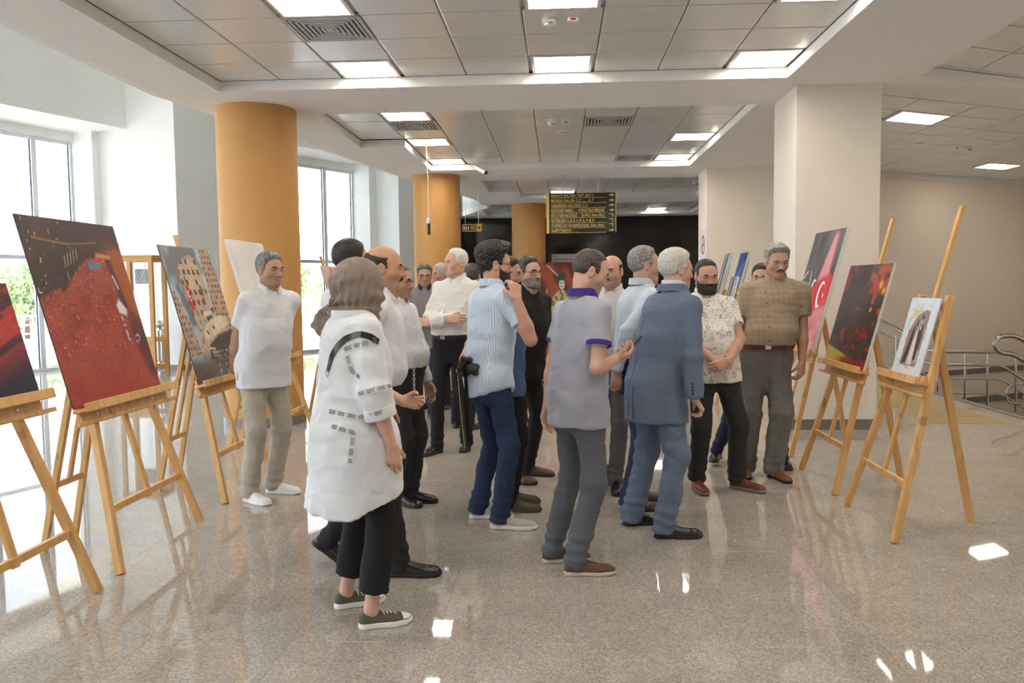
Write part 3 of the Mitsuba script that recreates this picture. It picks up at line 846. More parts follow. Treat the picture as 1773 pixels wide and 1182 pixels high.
def hand_prims(Wr, d, n, th, pose, s=1.0):
    """Capsules of a hand: wrist, direction, palm normal, thumb side; pose: curl of the four fingers and of the thumb in degrees, spread."""
    d = d/np.linalg.norm(d); n = n-(n@d)*d; n /= np.linalg.norm(n)
    t = np.cross(d, n); t = t if t@th > 0 else -t
    out = []
    c = pose.get('curl', 25); cs = c if hasattr(c, '__len__') else [c]*4
    sp = pose.get('spread', 3)
    lat = [.031, .011, -.009, -.028]; base = [.088, .092, .087, .078]
    ln = [(.040, .024, .020), (.044, .028, .021), (.041, .026, .020), (.032, .020, .018)]
    for k in range(4):
        b0 = Wr+(d*.012+t*lat[k]*.55)*s
        b1 = Wr+(d*base[k]+t*lat[k]-n*.002)*s
        out.append((cap(b0, b1, .0145*s, .0125*s), .014))
        ang, p = 0, b1
        yaw = math.radians((1.5-k)*sp)
        dd = d*math.cos(yaw)+t*math.sin(yaw)
        for q in range(3):
            ang += math.radians(cs[k])*(.9, 1.05, .7)[q]
            e = p+(dd*math.cos(ang)+n*math.sin(ang))*ln[k][q]*s
            r = (.0098, .009, .0082, .0072)
            out.append((cap(p, e, r[q]*s*(.93 if k == 3 else 1), r[q+1]*s*(.93 if k == 3 else 1)), .003))
            p = e
    tc = pose.get('thumb', 20)
    a0 = Wr+(d*.015+t*.022+n*.006)*s
    dir1 = (d*.72+t*.62+n*.3); dir1 /= np.linalg.norm(dir1)
    a1 = a0+dir1*.045*s
    out.append((cap(a0, a1, .0165*s, .0125*s), .012))
    ang = math.radians(tc)
    into = n*.75-t*.66
    into -= (into@dir1)*dir1; into /= np.linalg.norm(into)
    d2 = dir1*math.cos(ang)+into*math.sin(ang)
    a2 = a1+d2*.034*s
    d3 = dir1*math.cos(ang*1.8)+into*math.sin(ang*1.8)
    a3 = a2+d3*.026*s
    out += [(cap(a1, a2, .0118*s, .0105*s), .004), (cap(a2, a3, .0105*s, .0085*s), .003)]
    return out


def eye_patch(hd, s):
    c = np.array([s*.032, .0685, .001])
    nu, nv = 19, 11
    P, C = [], []
    for i in range(nu):
        u = (i/(nu-1)*2-1)
        for j in range(nv):
            w = j/(nv-1)
            hi_, lo_ = .0052*(1-abs(u)**2.2), -.0040*(1-abs(u)**2.4)
            x, z = u*.0128, lo_+(hi_-lo_)*w
            y = .0134*math.sqrt(max(1-(x/.0155)**2-(z/.0134)**2, .05))
            P.append(c+[x, y, z])
            r = math.hypot(x, z-.0003)
            col = [.55, .52, .49]
            if r < .0058: col = [.09, .05, .03]
            if r < .0026: col = [.01, .01, .01]
            if w > .82 or w < .06: col = [.05, .03, .025]
            C.append(col)
    P = hd.W(np.array(P).reshape(nu, nv, 3))
    me = grid_sheet(P)
    if me.face_normals.mean(0)@(hd.M[1]) < 0: me.faces = me.faces[:, ::-1]
    return me, np.array(C)


def ring_band(fr, rows, z0, z1, grow, n=64, taper=0.0):
    """A closed band round the torso (belts, waistbands)."""
    rows = np.array(rows, float); ox, oy, r, f = fr
    P = []
    for i in range(n):
        a = i*2*np.pi/n
        line = []
        for z in (z0, (z0+z1)/2, z1):
            w, d, cf, cr = [float(smooth_interp(np.array([z]), rows[:, 0], rows[:, k])[0]) for k in (1, 2, 3, 4)]
            e = 2/2.35
            lx = (w+grow)*np.sign(np.cos(a))*abs(np.cos(a))**e+cr
            ly = (d+grow)*np.sign(np.sin(a))*abs(np.sin(a))**e+cf
            line.append([ox+r[0]*lx+f[0]*ly, oy+r[1]*lx+f[1]*ly, z])
        P.append(line)
    return grid_sheet(np.array(P), .004, closed_u=True)


def wrinkle(v, n, amp, seed, freq=(7, 7, 16), spots=()):
    """Soft folds along the normals, stronger near the given spots (point, radius, amplitude, frequency in z)."""
    q = v*np.array(freq)+seed*3.1
    a = meshkit.fbm(q, 3, seed)-.5
    b = 1-2*np.abs(meshkit.noise(q*1.3+5, seed+7)-.5)*2
    b2 = np.abs(meshkit.noise(v*np.array([7, 7, 12])+(v[:, [2, 0, 1]])*5+seed, seed+2)-.5)*2
    d = amp*(1.1*a+.7*(b-.5)+.38*(np.exp(-(b2/.2)**2)*-1+.25))
    for c, r, am, fz in spots:
        w = np.exp(-((v-np.array(c))**2).sum(1)/(r*r))
        ph = (v[:, 2]*fz+2.2*meshkit.noise(v*9, seed+3)+1.4*(v[:, 0]+v[:, 1])*6)
        d = d+w*am*np.sin(ph)
    return v+n*d[:, None]


def cluster(v, f, step, keep):
    """Joins vertices that share a cell of the given size, except where keep holds."""
    q = np.floor(v/step).astype(np.int64)
    key = (q[:, 0]+5000)*100000000+(q[:, 1]+5000)*10000+(q[:, 2]+1000)
    key = np.where(keep, -1-np.arange(len(v)), key)
    _, inv = np.unique(key, return_inverse=True)
    n = inv.max()+1
    c = np.bincount(inv, minlength=n)
    nv = np.stack([np.bincount(inv, v[:, k], n)/c for k in range(3)], 1)
    nf = inv[f]
    ok = (nf[:, 0] != nf[:, 1]) & (nf[:, 1] != nf[:, 2]) & (nf[:, 0] != nf[:, 2])
    nf = nf[ok]
    _, first = np.unique(np.sort(nf, 1), axis=0, return_index=True)
    return nv, nf[np.sort(first)]


def vnormals(v, f):
    n = np.zeros_like(v)
    fn = np.cross(v[f[:, 1]]-v[f[:, 0]], v[f[:, 2]]-v[f[:, 0]])
    for k in range(3): np.add.at(n, f[:, k], fn)
    return n/(np.linalg.norm(n, axis=1, keepdims=True)+1e-12)


def laplace(v, f, it=2, lam=.5):
    e = np.vstack([f[:, [0, 1]], f[:, [1, 2]], f[:, [2, 0]]])
    for k in range(it):
        s = np.zeros_like(v); c = np.zeros(len(v))
        np.add.at(s, e[:, 0], v[e[:, 1]]); np.add.at(c, e[:, 0], 1)
        np.add.at(s, e[:, 1], v[e[:, 0]]); np.add.at(c, e[:, 1], 1)
        v = v+lam*(s/np.maximum(c, 1)[:, None]-v)
    return v


MALE = [(.76, .10, .09, -.005), (.86, .152, .112, -.012), (.94, .155, .116, -.014), (1.02, .145, .106, .0), (1.10, .143, .106, .006), (1.20, .150, .112, .006), (1.31, .162, .116, .0), (1.378, .157, .106, -.008), (1.442, .120, .084, -.016), (1.487, .068, .066, -.02), (1.52, .05, .055, -.02)]
POLE_DEF = {'R': (.3, -1, -.2), 'L': (-.3, -1, -.2)}


def person(label, x, y, psi, h, feet, head, arms, top, legs, shoes, swf=1.0, hair=None, skin=(.52, .33, .235), lean=(0, 0), belly=0.0, fat=0.0, face=None, q=1.0, collar=None, belt=None, glasses=None, twist=0.0, hips=0.0, neckf=.02, extra=None, group=None, woman=False, sitz=0.0):
    """One standing person. feet: ((right, forward, yaw, heel lift) left, right), metres from the root in the body's own axes; arms: {'L': dict(w=(r, f, z), pole, palm, pose)}."""
    k = h/1.75
    P0 = np.array([x, y, 0.0])
    a = math.radians(psi)
    r, f = np.array([math.cos(a), -math.sin(a), 0]), np.array([math.sin(a), math.cos(a), 0])
    up = np.array([0, 0, 1.0])
    loc = lambda p: P0+r*p[0]+f*p[1]+up*p[2]
    fc = face or {}
    key = thing('person', label, 'person', group=group)
    # joints
    pel = loc((lean[2] if len(lean) > 2 else 0, hips, .95*k+sitz))
    nb = loc((lean[0], lean[1]+hips, 1.497*k+sitz))
    hd_c = nb+(f*neckf+up*.130*k)+np.array(head[3] if len(head) > 3 else (0, 0, 0))
    M = rot_head(head[0], head[1], head[2] if len(head) > 2 else 0)
    hd = Head(hd_c, M, k*fc.get('s', 1.0)*.985, fc.get('fat', 1.0), fc.get('nose', 1.0), fc.get('jaw', 1.0))
    at2 = math.radians(psi+twist)
    rs, fs = np.array([math.cos(at2), -math.sin(at2), 0]), np.array([math.sin(at2), math.cos(at2), 0])
    sw = swf*(.150 if woman else .168)*k*(1+fat*.3)
    rows = []
    for (z, w, d, cf) in MALE:
        zz = z*k+sitz
        t = np.clip((zz-pel[2])/(nb[2]-pel[2]), 0, 1)
        b = belly*math.exp(-((z-1.08)/.13)**2)
        ww, dd = w*k*(1+fat*(.9 if z < 1.3 else .35)), d*k*(1+fat*.8)
        if woman: ww *= (.92 if z > 1.0 else 1.04)
        rows.append((zz, ww+b*.35, dd+b*.55, cf*k+hips+(lean[1])*t+b*.5, (lean[2] if len(lean) > 2 else 0)*(1-t)+lean[0]*t))
    fr = (x, y, r, f)
    sh, el, wr, hand_frames = {}, {}, {}, {}
    for s, sg in (('L', -1), ('R', 1)):
        A = arms.get(s, {})
        S = nb+rs*sg*sw-up*.082*k-fs*.012+np.array([0, 0, A.get('raise', 0.0)])
        Wd = loc(A.get('w', (sg*.24, .03, .80*k))) if 'abs' not in A else np.array(A['abs'], float)
        pole = A.get('pole', (sg*.3, -1, -.2)); pole = r*pole[0]+f*pole[1]+up*pole[2]
        E_, Wd = ik(S, Wd, .295*k, .26*k, pole)
        sh[s], el[s], wr[s] = S, E_, Wd
        pn = A.get('palm', (-sg*1.0, 0.1, 0)); pn = r*pn[0]+f*pn[1]+up*pn[2]
        dr_ = Wd-E_
        if 'dir' in A: dr_ = r*A['dir'][0]+f*A['dir'][1]+up*A['dir'][2]
        dr_ = dr_/np.linalg.norm(dr_)
        thb = np.cross(dr_, pn)*(1 if sg > 0 else -1)
        hand_frames[s] = (dr_, pn, thb, A.get('pose', {}))
    hipj, kn, an, ft = {}, {}, {}, {}
    for s, sg, fo in (('L', -1, feet[0]), ('R', 1, feet[1])):
        H = pel+r*sg*.078*k*(1+fat*.4)-up*.03*k
        lift = fo[3] if len(fo) > 3 else 0
        fa = math.radians(psi+fo[2])
        fd = np.array([math.sin(fa), math.cos(fa), 0])
        A_ = loc((fo[0], fo[1], .085*k))
        pitch = 0
        if lift:
            pitch = lift; A_ = A_+up*.13*k*math.sin(math.radians(lift))*1.0+fd*.02
        K, A_ = ik(H, A_, .43*k, .42*k, fd*1.0+r*sg*.12)
        hipj[s], kn[s], an[s], ft[s] = H, K, A_, (fd, pitch)
    # ---- skin: one continuous body
    hl, hh = hd.c-.145, hd.c+.145
    fine = [(hl, hh, .0040*q*fc.get('res', 1))]
    pts = [hd.c+.16, hd.c-.16, nb]+[v for d_ in (sh, el, wr, an, kn) for v in d_.values()]+[wr[s]+hand_frames[s][0]*.2 for s in wr]
    hidden = arms.get('hidden', '')
    for s in wr:
        if s in hidden: continue
        c = wr[s]+hand_frames[s][0]*.09*k
        fine.append((c-.115*k, c+.115*k, .0050*q))
    lo, hi = np.min(pts, 0)-.16, np.max(pts, 0)+.06
    lo[2] = .02
    F = Field(lo, hi, .017, fine)
    hd.skull(F)
    F.add(cap(hd.W((0, -.02, -.06)), nb-up*.02, .054*k*(1+fat*.4), .06*k*(1+fat*.5)), .03)
    if fc.get('fat', 1) > 1.05: F.add(cap(hd.W((0, .01, -.09)), nb+f*.03, .05*k, .055*k), .03)
    F.add(torso_prim(fr, [(z, w*.86, d*.84, c1, c2) for z, w, d, c1, c2 in rows], lo=.87*k+sitz), .02)
    arm = top.get('arm', 1.0)*k
    for s, sg in (('L', -1), ('R', 1)):
        F.add(cap(nb+rs*sg*.05*k-up*.05*k, sh[s]-up*.012, .04*k, .04*k), .02)
        F.add(cap(sh[s]-up*.01, el[s], .044*arm, .037*arm), .03)
        u1 = wr[s]-el[s]
        F.add(cap(el[s], el[s]+u1*.35, .037*arm, .041*arm), .02)
        F.add(cap(el[s]+u1*.3, wr[s], .041*arm, .026*arm), .02)
        if s not in hidden:
            for pr_, kk in hand_prims(wr[s], *hand_frames[s][:3], hand_frames[s][3], .98*k*(.9 if woman else 1)):
                F.add(pr_, kk)
        F.add(cap(hipj[s], kn[s], .07*k, .05*k), .03)
        F.add(cap(kn[s], an[s], .046*k, .034*k), .02)
        F.add(cap(an[s], an[s]-up*.03*k+ft[s][0]*.012, .033*k, .028*k), .01)
    v, fa_ = F.mesh()
    keep = np.zeros(len(v), bool)
    for a_, b_, _h in fine: keep |= ((v > a_) & (v < b_)).all(1)
    v, fa_ = cluster(v, fa_, .011, keep)
    col = skin_colors(v, hd, skin, fc.get('stubble', .25), red=fc.get('red', .3))
    scene[key] = mikit.ply((v, fa_), 'skin', smooth=True, color=col)
    def part(nm, mesh, m, smooth=35, label=None, color=None):
        kk = child(key, nm)
        scene[kk] = mikit.ply(mesh, m, smooth=True if color is not None else smooth, color=color)
        if label: labels[kk] = {'label': label}
        return kk
    fronty = (M[1]@(np.array([0, 0, 1.55])-hd.c))/np.linalg.norm(np.array([0, 0, 1.55])-hd.c)
    if fronty > -.45 and not fc.get('noface'):
        for s in (-1, 1):
            me, C = eye_patch(hd, s)
            part('eye', me, 'vcol_gloss', color=C)
            b = hd.W(np.array([(s*.014, .0915, .017), (s*.03, .0905, .0235), (s*.045, .083, .0225), (s*.054, .074, .016)]))
            part('eyebrow', tube(b, np.array([.0045, .0052, .0042, .002])*hd.s*fc.get('brow', 1), 8, flat=(M[1], .55)), fc.get('browm', 'hair_black'))
    if 'must' in fc:
        mt = fc.get('mw', 1.0)
        g = [tube(hd.W(np.array([(s*.001, .0965, -.0505), (s*.012, .0955, -.0525), (s*.024, .088, -.0585), (s*.031, .08, -.067)])), np.array([.0068, .0078, .0062, .003])*hd.s*mt, 8, flat=(M[1], .7)) for s in (-1, 1)]
        part('moustache', trimesh.util.concatenate(g), fc['must'])
    if 'beard' in fc:
        B = Field(hd.c-.15*hd.s, hd.c+.15*hd.s, .0044*q)
        hd.skull(B, ears=False)
        sk = B.d.copy()
        full = fc.get('full', 1)
        def reg(xx, yy, zz):
            xx, yy, zz = np.broadcast_arrays(xx, yy, zz)
            ztop = np.interp(yy, [-.02, .012, .03, .05, .07, .09, .11], [-.0, .0, -.03, -.046, -.05, -.043, -.041])
            g = np.maximum(zz-ztop, .012-yy)
            mouth = .0-(np.sqrt((xx/.017)**2+((zz+.0675)/.0068)**2)-1)*.008
            mouth = np.where(yy > .06, mouth, -1)
            if not full: g = np.maximum(g, np.abs(xx)-.033)
            return np.maximum(g, mouth)
        g, lo_, hi_ = hd.local(reg)
        s_, X, Y, Z = B.cut(lo_-1, hi_+1)
        bt = fc.get('bt', .006)
        def bth(xx, yy, zz):
            xx, yy, zz = np.broadcast_arrays(xx, yy, zz)
            return bt*(.3+np.clip((-.035-zz)/.05, 0, 1.6))*np.clip((yy-.01)/.03, .25, 1)
        tb, _, _ = hd.local(bth)
        B.d = np.maximum(sk-tb(X, Y, Z), g(X, Y, Z)).astype(np.float32)
        bv, bf = B.mesh()
        if len(bv):
            n_ = vnormals(bv, bf)
            bv = bv+n_*((meshkit.fbm(hd.L(bv)*np.array([300, 220, 90]), 2, 4)-.5)*.004)[:, None]
            cc = fc.get('bc', ((.015, .012, .011), (.05, .04, .035)))
            part('beard', (bv, bf), 'hairs', color=hair_colors(bv, hd, *cc, fc.get('bmix', .3)))
    if hair:
        hv, hf = hair_mesh(hd, None, hair)
        if len(hv):
            part('hair', (hv, hf), 'hairs', color=hair_colors(hv, hd, hair['c0'], hair['c1'], hair.get('mix', .4), hair.get('greyside')))
    # ---- trousers
    lg = legs
    g0 = .012
    tw, kw, aw = lg.get('w', (.084, .062, .056))
    lo = np.min([pel-.3]+list(an.values())+[an[s]-.14 for s in an], 0); hi = np.max([pel+.3]+[an[s]+.14 for s in an]+[kn[s]+.12 for s in kn], 0)
    lo[2] = .0; hi[2] = lg.get('top', 1.03)*k+sitz+.02
    F = Field(lo, hi, .0118*q*lg.get('res', 1))
    F.add(torso_prim(fr, rows, lo=.775*k+sitz, hi=lg.get('top', 1.03)*k+sitz, grow=lg.get('grow', .004)), .0)
    hem = lg.get('hem', .05)
    for s, sg in (('L', -1), ('R', 1)):
        u2 = an[s]-kn[s]; u2 = u2/np.linalg.norm(u2)
        cutp = an[s]+u2*(.085*k-hem)
        F.add(cap(hipj[s]+up*.01, kn[s], tw*k*(1+fat*.6), kw*k*(1+fat*.3)), .05*k)
        F.add(cap(kn[s], an[s]+u2*.1, kw*k*(1+fat*.3), aw*k, plane=(cutp, u2)), .03*k)
        F.add(ell(hipj[s]-f*.042*k+up*.01*k, np.array([.07, .062, .09])*k*(1+fat*.6)), .05*k)
    tv, tf = F.mesh()
    spots = []
    for s in kn:
        spots += [(kn[s]-ft[s][0]*.05, .11, .0035*lg.get('wr', 1), 62), (an[s]+up*.05, .10, .0055*lg.get('wr', 1), 90), (hipj[s]-up*.12, .10, .003*lg.get('wr', 1), 50)]
    tv = wrinkle(laplace(tv, tf, 2), vnormals(tv, tf), .0075*lg.get('wr', 1), int(x*100) % 17, (9, 9, 6), spots)
    part('trousers', (tv, tf), lg['m'], smooth=True, label=lg.get('label'))
    # ---- shoes
    for s, sg in (('L', -1), ('R', 1)):
        shoe(part, an[s], ft[s], k, sg, shoes)
    # ---- upper garment
    tp = top
    lo = np.min([pel-.27]+list(sh.values())+[el[s]-.1 for s in el]+[wr[s]-.08 for s in wr], 0)-.06
    hi = np.max([pel+.27]+[sh[s]+.12 for s in sh]+[el[s]+.1 for s in el]+[wr[s]+.08 for s in wr], 0)+.05
    hz = tp['hem']*k+sitz
    lo[2] = min(hz-.09, min(wr[s][2] for s in wr)-.08 if tp['sleeve'] == 'long' else 9, min(el[s][2] for s in el)-.05)
    F = Field(lo, hi, .0108*q*tp.get('res', 1))
    gr = tp.get('grow', .014)
    trow = [list(t) for t in rows]
    if 'flare' in tp:
        for t in trow:
            e = np.clip((1.22*k+sitz-t[0])/(.5*k), 0, 1.3)*tp['flare']; t[1] = (max(t[1], .148*k) if t[0] < 1.3*k else t[1])+e; t[2] = (max(t[2], .112*k) if t[0] < 1.3*k else t[2])+e
    if tp.get('straight'):  # cloth hangs straight down from the widest place above
        for i, t in enumerate(trow):
            if t[0] < 1.27*k+sitz:
                t[1] = max(t[1], .158*k*(1+fat*.8)); t[2] = max(t[2], .126*k*(1+fat*.6)+belly*.45)
                t[3] -= .012*k*np.clip((1.27-t[0]/k)/.15, 0, 1)*(t[0] > .97*k)
    if 'flare' in tp: trow = [[.5*k, trow[0][1]+.35*tp['flare'], trow[0][2]+.35*tp['flare'], *trow[0][3:]]]+trow
    hem_fn = tp.get('hemf')
    hemf = (lambda lx, ly: hz+hem_fn(lx, ly)) if hem_fn else None
    def hemcut(prim):
        fn, lo_, hi_ = prim
        def g(X, Y, Z):
            px, py = X-x, Y-y
            lx, ly = px*r[0]+py*r[1], px*f[0]+py*f[1]
            return np.maximum(fn(X, Y, Z), (hemf(lx, ly) if hemf else hz-.003)-Z)
        return g, lo_, hi_
    if tp.get('straight') and not tp.get('nocover'):
        for s, sg in (('L', -1), ('R', 1)):
            F.add(hemcut(cap(hipj[s]+up*.05, kn[s], (tw+.021)*k*(1+fat*.6), (kw+.02)*k)), .05*k)
            F.add(hemcut(cap(hipj[s]+up*.08-f*.03, hipj[s]-f*.042*k-up*.01, .088*k*(1+fat*.5), .083*k*(1+fat*.6))), .05*k)
            F.add(hemcut(ell(hipj[s]-f*.042*k+up*.01*k, np.array([.07, .062, .09])*k*(1+fat*.6)+.021)), .05*k)
    nk = tp.get('neck', 1.487)*k+sitz
    F.add(torso_prim(fr, trow, lo=hz-.06 if hem_fn else hz, hi=nk, grow=gr, hem=hemf), .0)
    sr = tp.get('sr', (.054, .055, .045) if tp['sleeve'] == 'long' else (.055, .062, .060))
    for s, sg in (('L', -1), ('R', 1)):
        F.add(cap(nb+rs*sg*.045*k-up*.030*k-fs*.01, sh[s]+rs*sg*.0*k-up*.004, .042*k, sr[0]*k*.88), .05*k)
        if tp['sleeve'] == 'long':
            u1 = wr[s]-el[s]; L1 = np.linalg.norm(u1); u1 = u1/L1
            ce = wr[s]-u1*tp.get('cuff', .0)
            F.add(cap(sh[s], el[s], sr[0]*k, sr[1]*k), .03*k)
            F.add(cap(el[s], wr[s]+u1*.04, sr[1]*k, sr[2]*k, plane=(ce, u1)), .02*k)
        else:
            t = tp.get('slen', .62)
            u1 = el[s]-sh[s]
            F.add(cap(sh[s], el[s], sr[0]*k, sr[2]*k, plane=(sh[s]+u1*t, u1/np.linalg.norm(u1))), .03*k)
    if collar and collar.get('gap', 16) >= 14 and not tp.get('novee'):
        dv = collar.get('vee', .07 if collar.get('gap', 16) > 20 else .035)
        F.sub(cap(nb+f*.075*k+up*.03*k, nb+f*(.105*k+belly*.1)-up*dv*k, .034*k, .004*k), .004)
    if tp.get('vent') is not None:
        for vf in tp['vent']: F.sub(cap(loc((vf[0], vf[1], hz-.1)), loc((vf[2], vf[3], vf[4]*k)), vf[5], .001))
    uv_, uf = F.mesh()
    uv_ = laplace(uv_, uf, 2)
    spots = []
    wa = tp.get('wr', 1)
    for s in el:
        if tp['sleeve'] == 'long': spots += [(el[s], .09, .0042*wa, 75), (wr[s]+(el[s]-wr[s])*.3, .08, .0028*wa, 90)]
        spots.append((sh[s]-up*.09-rs*(.05 if s == 'R' else -.05), .09, .003*wa, 45))
    spots.append((pel+up*.10, .2, .0032*wa, 48))
    uv_ = wrinkle(uv_, vnormals(uv_, uf), .009*wa, int(abs(y)*90) % 19, (8, 8, 5), spots)
    part(tp.get('name', 'shirt'), (uv_, uf), tp['m'], smooth=True, label=tp.get('label'))
    if collar:
        cm = collar_mesh(nb+f*collar.get('fwd', -.008)+up*collar.get('up', .002), rs, fs, up, k, collar, 1+fat*.5)
        part('collar', cm, collar['m'], smooth=50, label=collar.get('label'))
    if belt:
        part('belt', ring_band(fr, rows, (belt.get('z', .997)-.019)*k, (belt.get('z', .997)+.017)*k, belt.get('grow', .015)), belt['m'], smooth=50, label=belt.get('label'))
        if belt.get('buckle'):
            rw = np.array(rows); zc = belt.get('z', .997)*k
            dep = float(smooth_interp(np.array([zc]), rw[:, 0], rw[:, 2])[0])+float(smooth_interp(np.array([zc]), rw[:, 0], rw[:, 3])[0])
            part('buckle', obox(loc((0, dep+.018, zc)), r, f, up, (.045, .006, .034)), 'chrome', smooth=False)
    if glasses:
        gl = []
        rx, rz, yy = glasses.get('rx', .025), glasses.get('rz', .0165), .0965
        for s in (-1, 1):
            th = np.linspace(0, 2*np.pi, 22, endpoint=False)
            e = .62
            px = s*.033+rx*np.sign(np.cos(th))*np.abs(np.cos(th))**e
            pz = -.002+rz*np.sign(np.sin(th))*np.abs(np.sin(th))**e
            py = yy-.0012*((px/.03)**2)*4
            ring = hd.W(np.stack([px, py, pz], 1))
            gl.append(tube(ring, glasses.get('t', .0013), 6, closed=True))
            gl.append(tube(hd.W(np.array([(s*(.033+rx), yy-.012, .004), (s*.072*hd.fat, .05, .006), (s*.082*hd.fat, -.0, .008), (s*.083*hd.fat, -.018, -.004)])), glasses.get('t', .0013)*1.1, 6))
        gl.append(tube(hd.W(np.array([(-.008, yy+.001, .003), (0, yy+.004, .006), (.008, yy+.001, .003)])), glasses.get('t', .0013), 6))
        part('glasses', trimesh.util.concatenate(gl), glasses['m'])
    J = dict(key=key, part=part, hd=hd, nb=nb, pel=pel, sh=sh, el=el, wr=wr, hf=hand_frames, r=r, f=f, up=up, k=k, loc=loc, rows=rows, fr=fr, shirt=(uv_, uf), kn=kn, an=an)
    return J


def collar_mesh(c, r, f, up, k, o, wf=1.0):
    """A folded shirt collar: a band round the neck, open in front, turned down over itself; 'band' leaves it standing."""
    n, gap = 44, math.radians(o.get('gap', 16))
    R, hgt, dip = o.get('r', .066)*k*wf, o.get('h', .036)*k, o.get('dip', .03)*k
    P = []
    for i in range(n+1):
        a = gap+(2*np.pi-2*gap)*i/n
        ca, sa = math.cos(a), math.sin(a)       # a = 0 is the front
        d = f*ca+r*sa
        fr_ = max(ca, 0)**1.5
        z = -dip*fr_*1.3+.006*k*(1-fr_)
        tip = (max(ca, 0)**8)*o.get('tip', .026)*k
        Rb = R*(1+.10*abs(ca))
        rows_ = [(Rb, z-.004), (Rb*.985, z+hgt*.6), (Rb*1.0, z+hgt), (Rb*1.05, z+hgt*1.02), (Rb*(1.09+.06*fr_), z+hgt*.45-tip*.4), (Rb*(1.13+.13*fr_), z-.006-tip)]
        P.append([c+d*q+up*zz for q, zz in rows_])
    return grid_sheet(np.array(P)[::-1], .0025)


def obox(c, r, f, up, size):
    m = trimesh.creation.box(extents=size)
    v = np.array(m.vertices)@np.array([r, f, up])+np.array(c)
    m2 = trimesh.Trimesh(v, m.faces, process=False)
    return m2


def shoe(part, an, ft, k, sg, o):
    fd, pitch = ft
    rt = np.array([fd[1], -fd[0], 0])
    p = math.radians(pitch)
    f2 = fd*math.cos(p)-np.array([0, 0, 1])*math.sin(p)
    u2 = np.array([0, 0, 1])*math.cos(p)+fd*math.sin(p)
    B = np.array([rt, f2, u2])
    org = an-u2*.085*k
    W = lambda q: org+np.array(q, float)*k@B
    L = o.get('len', .275); st = o.get('sole', .022)
    y0, y1 = -.062, -.062+L
    prof = [(y0+.036, .0, .034), (y0+.09, .002*sg, .033), (y1-.095, .006*sg, .043), (y1-.05, .0*sg, .036+o.get('toe', 0))]
    h = .0062
    lo, hi = W((0, .07, 0))-.19, W((0, .07, 0))+.19
    def outline(grow):
        def fn(x, y):
            d = 9.0
            for (ya, xa, ra), (yb, xb, rb) in zip(prof, prof[1:]):
                t = np.clip((y-ya)/(yb-ya), 0, 1)
                q = np.sqrt((x-xa-t*(xb-xa))**2+(y-ya-t*(yb-ya))**2)-(ra+t*(rb-ra))
                d = np.minimum(d, q)
            ye = y1-.045
            q = np.sqrt((x/.9)**2+((y-ye)/(1.1+o.get('point', 0)))**2)-.036
            h_ = np.maximum(.02-np.abs(d-q), 0)/.02
            return np.minimum(d, q)-h_*h_*.02*.25-grow
        return fn
    def lf(fn):
        def g(X, Y, Z):
            px, py, pz = X-org[0], Y-org[1], Z-org[2]
            return fn(*[(B[i][0]*px+B[i][1]*py+B[i][2]*pz)/k for i in range(3)])*k
        return g, lo, hi
    ol = outline(0.0)
    def upper(x, y, z):
        top_ = np.interp(np.broadcast_arrays(x, y, z)[1], [y0, y0+.03, .03, .07, .12, y1-.04, y1], [.082, .086, .088, .074, .060, .052+o.get('toeh', 0), .040])*o.get('hi', 1)
        zz = np.clip((z-st)/(top_-st), 0, 1.4)
        grow = -.026*np.clip(zz, 0, 1.2)**3
        return np.maximum(np.maximum(ol(x, y)-grow, (z-top_)*.7), st*.6-z)
    F = Field(lo, hi, h); F.add(lf(upper))
    v, f = F.mesh(); v = laplace(v, f, 2, .4)
    part('shoe', (v, f), o['m'], smooth=True, label=o.get('label'))
    og = outline(o.get('rim', .003))
    def sole(x, y, z):
        x, y, z = np.broadcast_arrays(x, y, z)
        spring = .012*np.clip((y-(y1-.07))/.07, 0, 1)**2*(pitch == 0)
        return np.maximum(np.maximum(og(x, y), z-st), spring*.6-z)
    F = Field(lo, hi, h); F.add(lf(sole))
    v, f = F.mesh(); v = laplace(v, f, 1, .4)
    part('sole', (v, f), o['sm'], smooth=45)
    if 'lace' in o:
        g = []
        for i, yy in enumerate((.052, .072, .092, .112)):
            zt = float(np.interp(yy, [.03, .07, .12], [.088, .074, .058]))*o.get('hi', 1)+.001
            g.append(tube([W((-.024, yy-.004, zt-.012)), W((-.012, yy, zt-.001)), W((.012, yy+.004, zt-.001)), W((.024, yy+.008, zt-.012))], .0028*k, 6))
        part('laces', trimesh.util.concatenate(g), o['lace'])
    if 'cap' in o:
        def capf(x, y, z):
            x, y, z = np.broadcast_arrays(x, y, z)
            return np.maximum(np.maximum(upper(x, y, z)-.0025, (y1-.055)-y), st-z)
        F = Field(lo, hi, h); F.add(lf(capf)); part('toe_cap', F.mesh(), o['cap'], smooth=True)

# ------------------------------------------------------------------ the visitors
def hit(mesh, u, v):
    """Where the line of sight through a pixel first meets a mesh: (point, normal)."""
    V, F = mesh
    d = np.array([(u-886.5)/FPX, (v-591)/FPX, 1])@ROWS
    a, b, c = V[F[:, 0]], V[F[:, 1]], V[F[:, 2]]
    e1, e2 = b-a, c-a
    h = np.cross(d, e2); det = (e1*h).sum(1)
    with np.errstate(all='ignore'):
        s = EYE-a; uu = (s*h).sum(1)/det; q = np.cross(s, e1); vv = (q@d)/det; t = (e2*q).sum(1)/det
    ok = (uu > -1e-6) & (vv > -1e-6) & (uu+vv < 1+1e-6) & (t > 0)
    if not ok.any(): return None
    i = np.argmin(np.where(ok, t, 1e9))
    n = np.cross(e1[i], e2[i]); n /= np.linalg.norm(n)
    if n@d > 0: n = -n
    return EYE+d*t[i], n

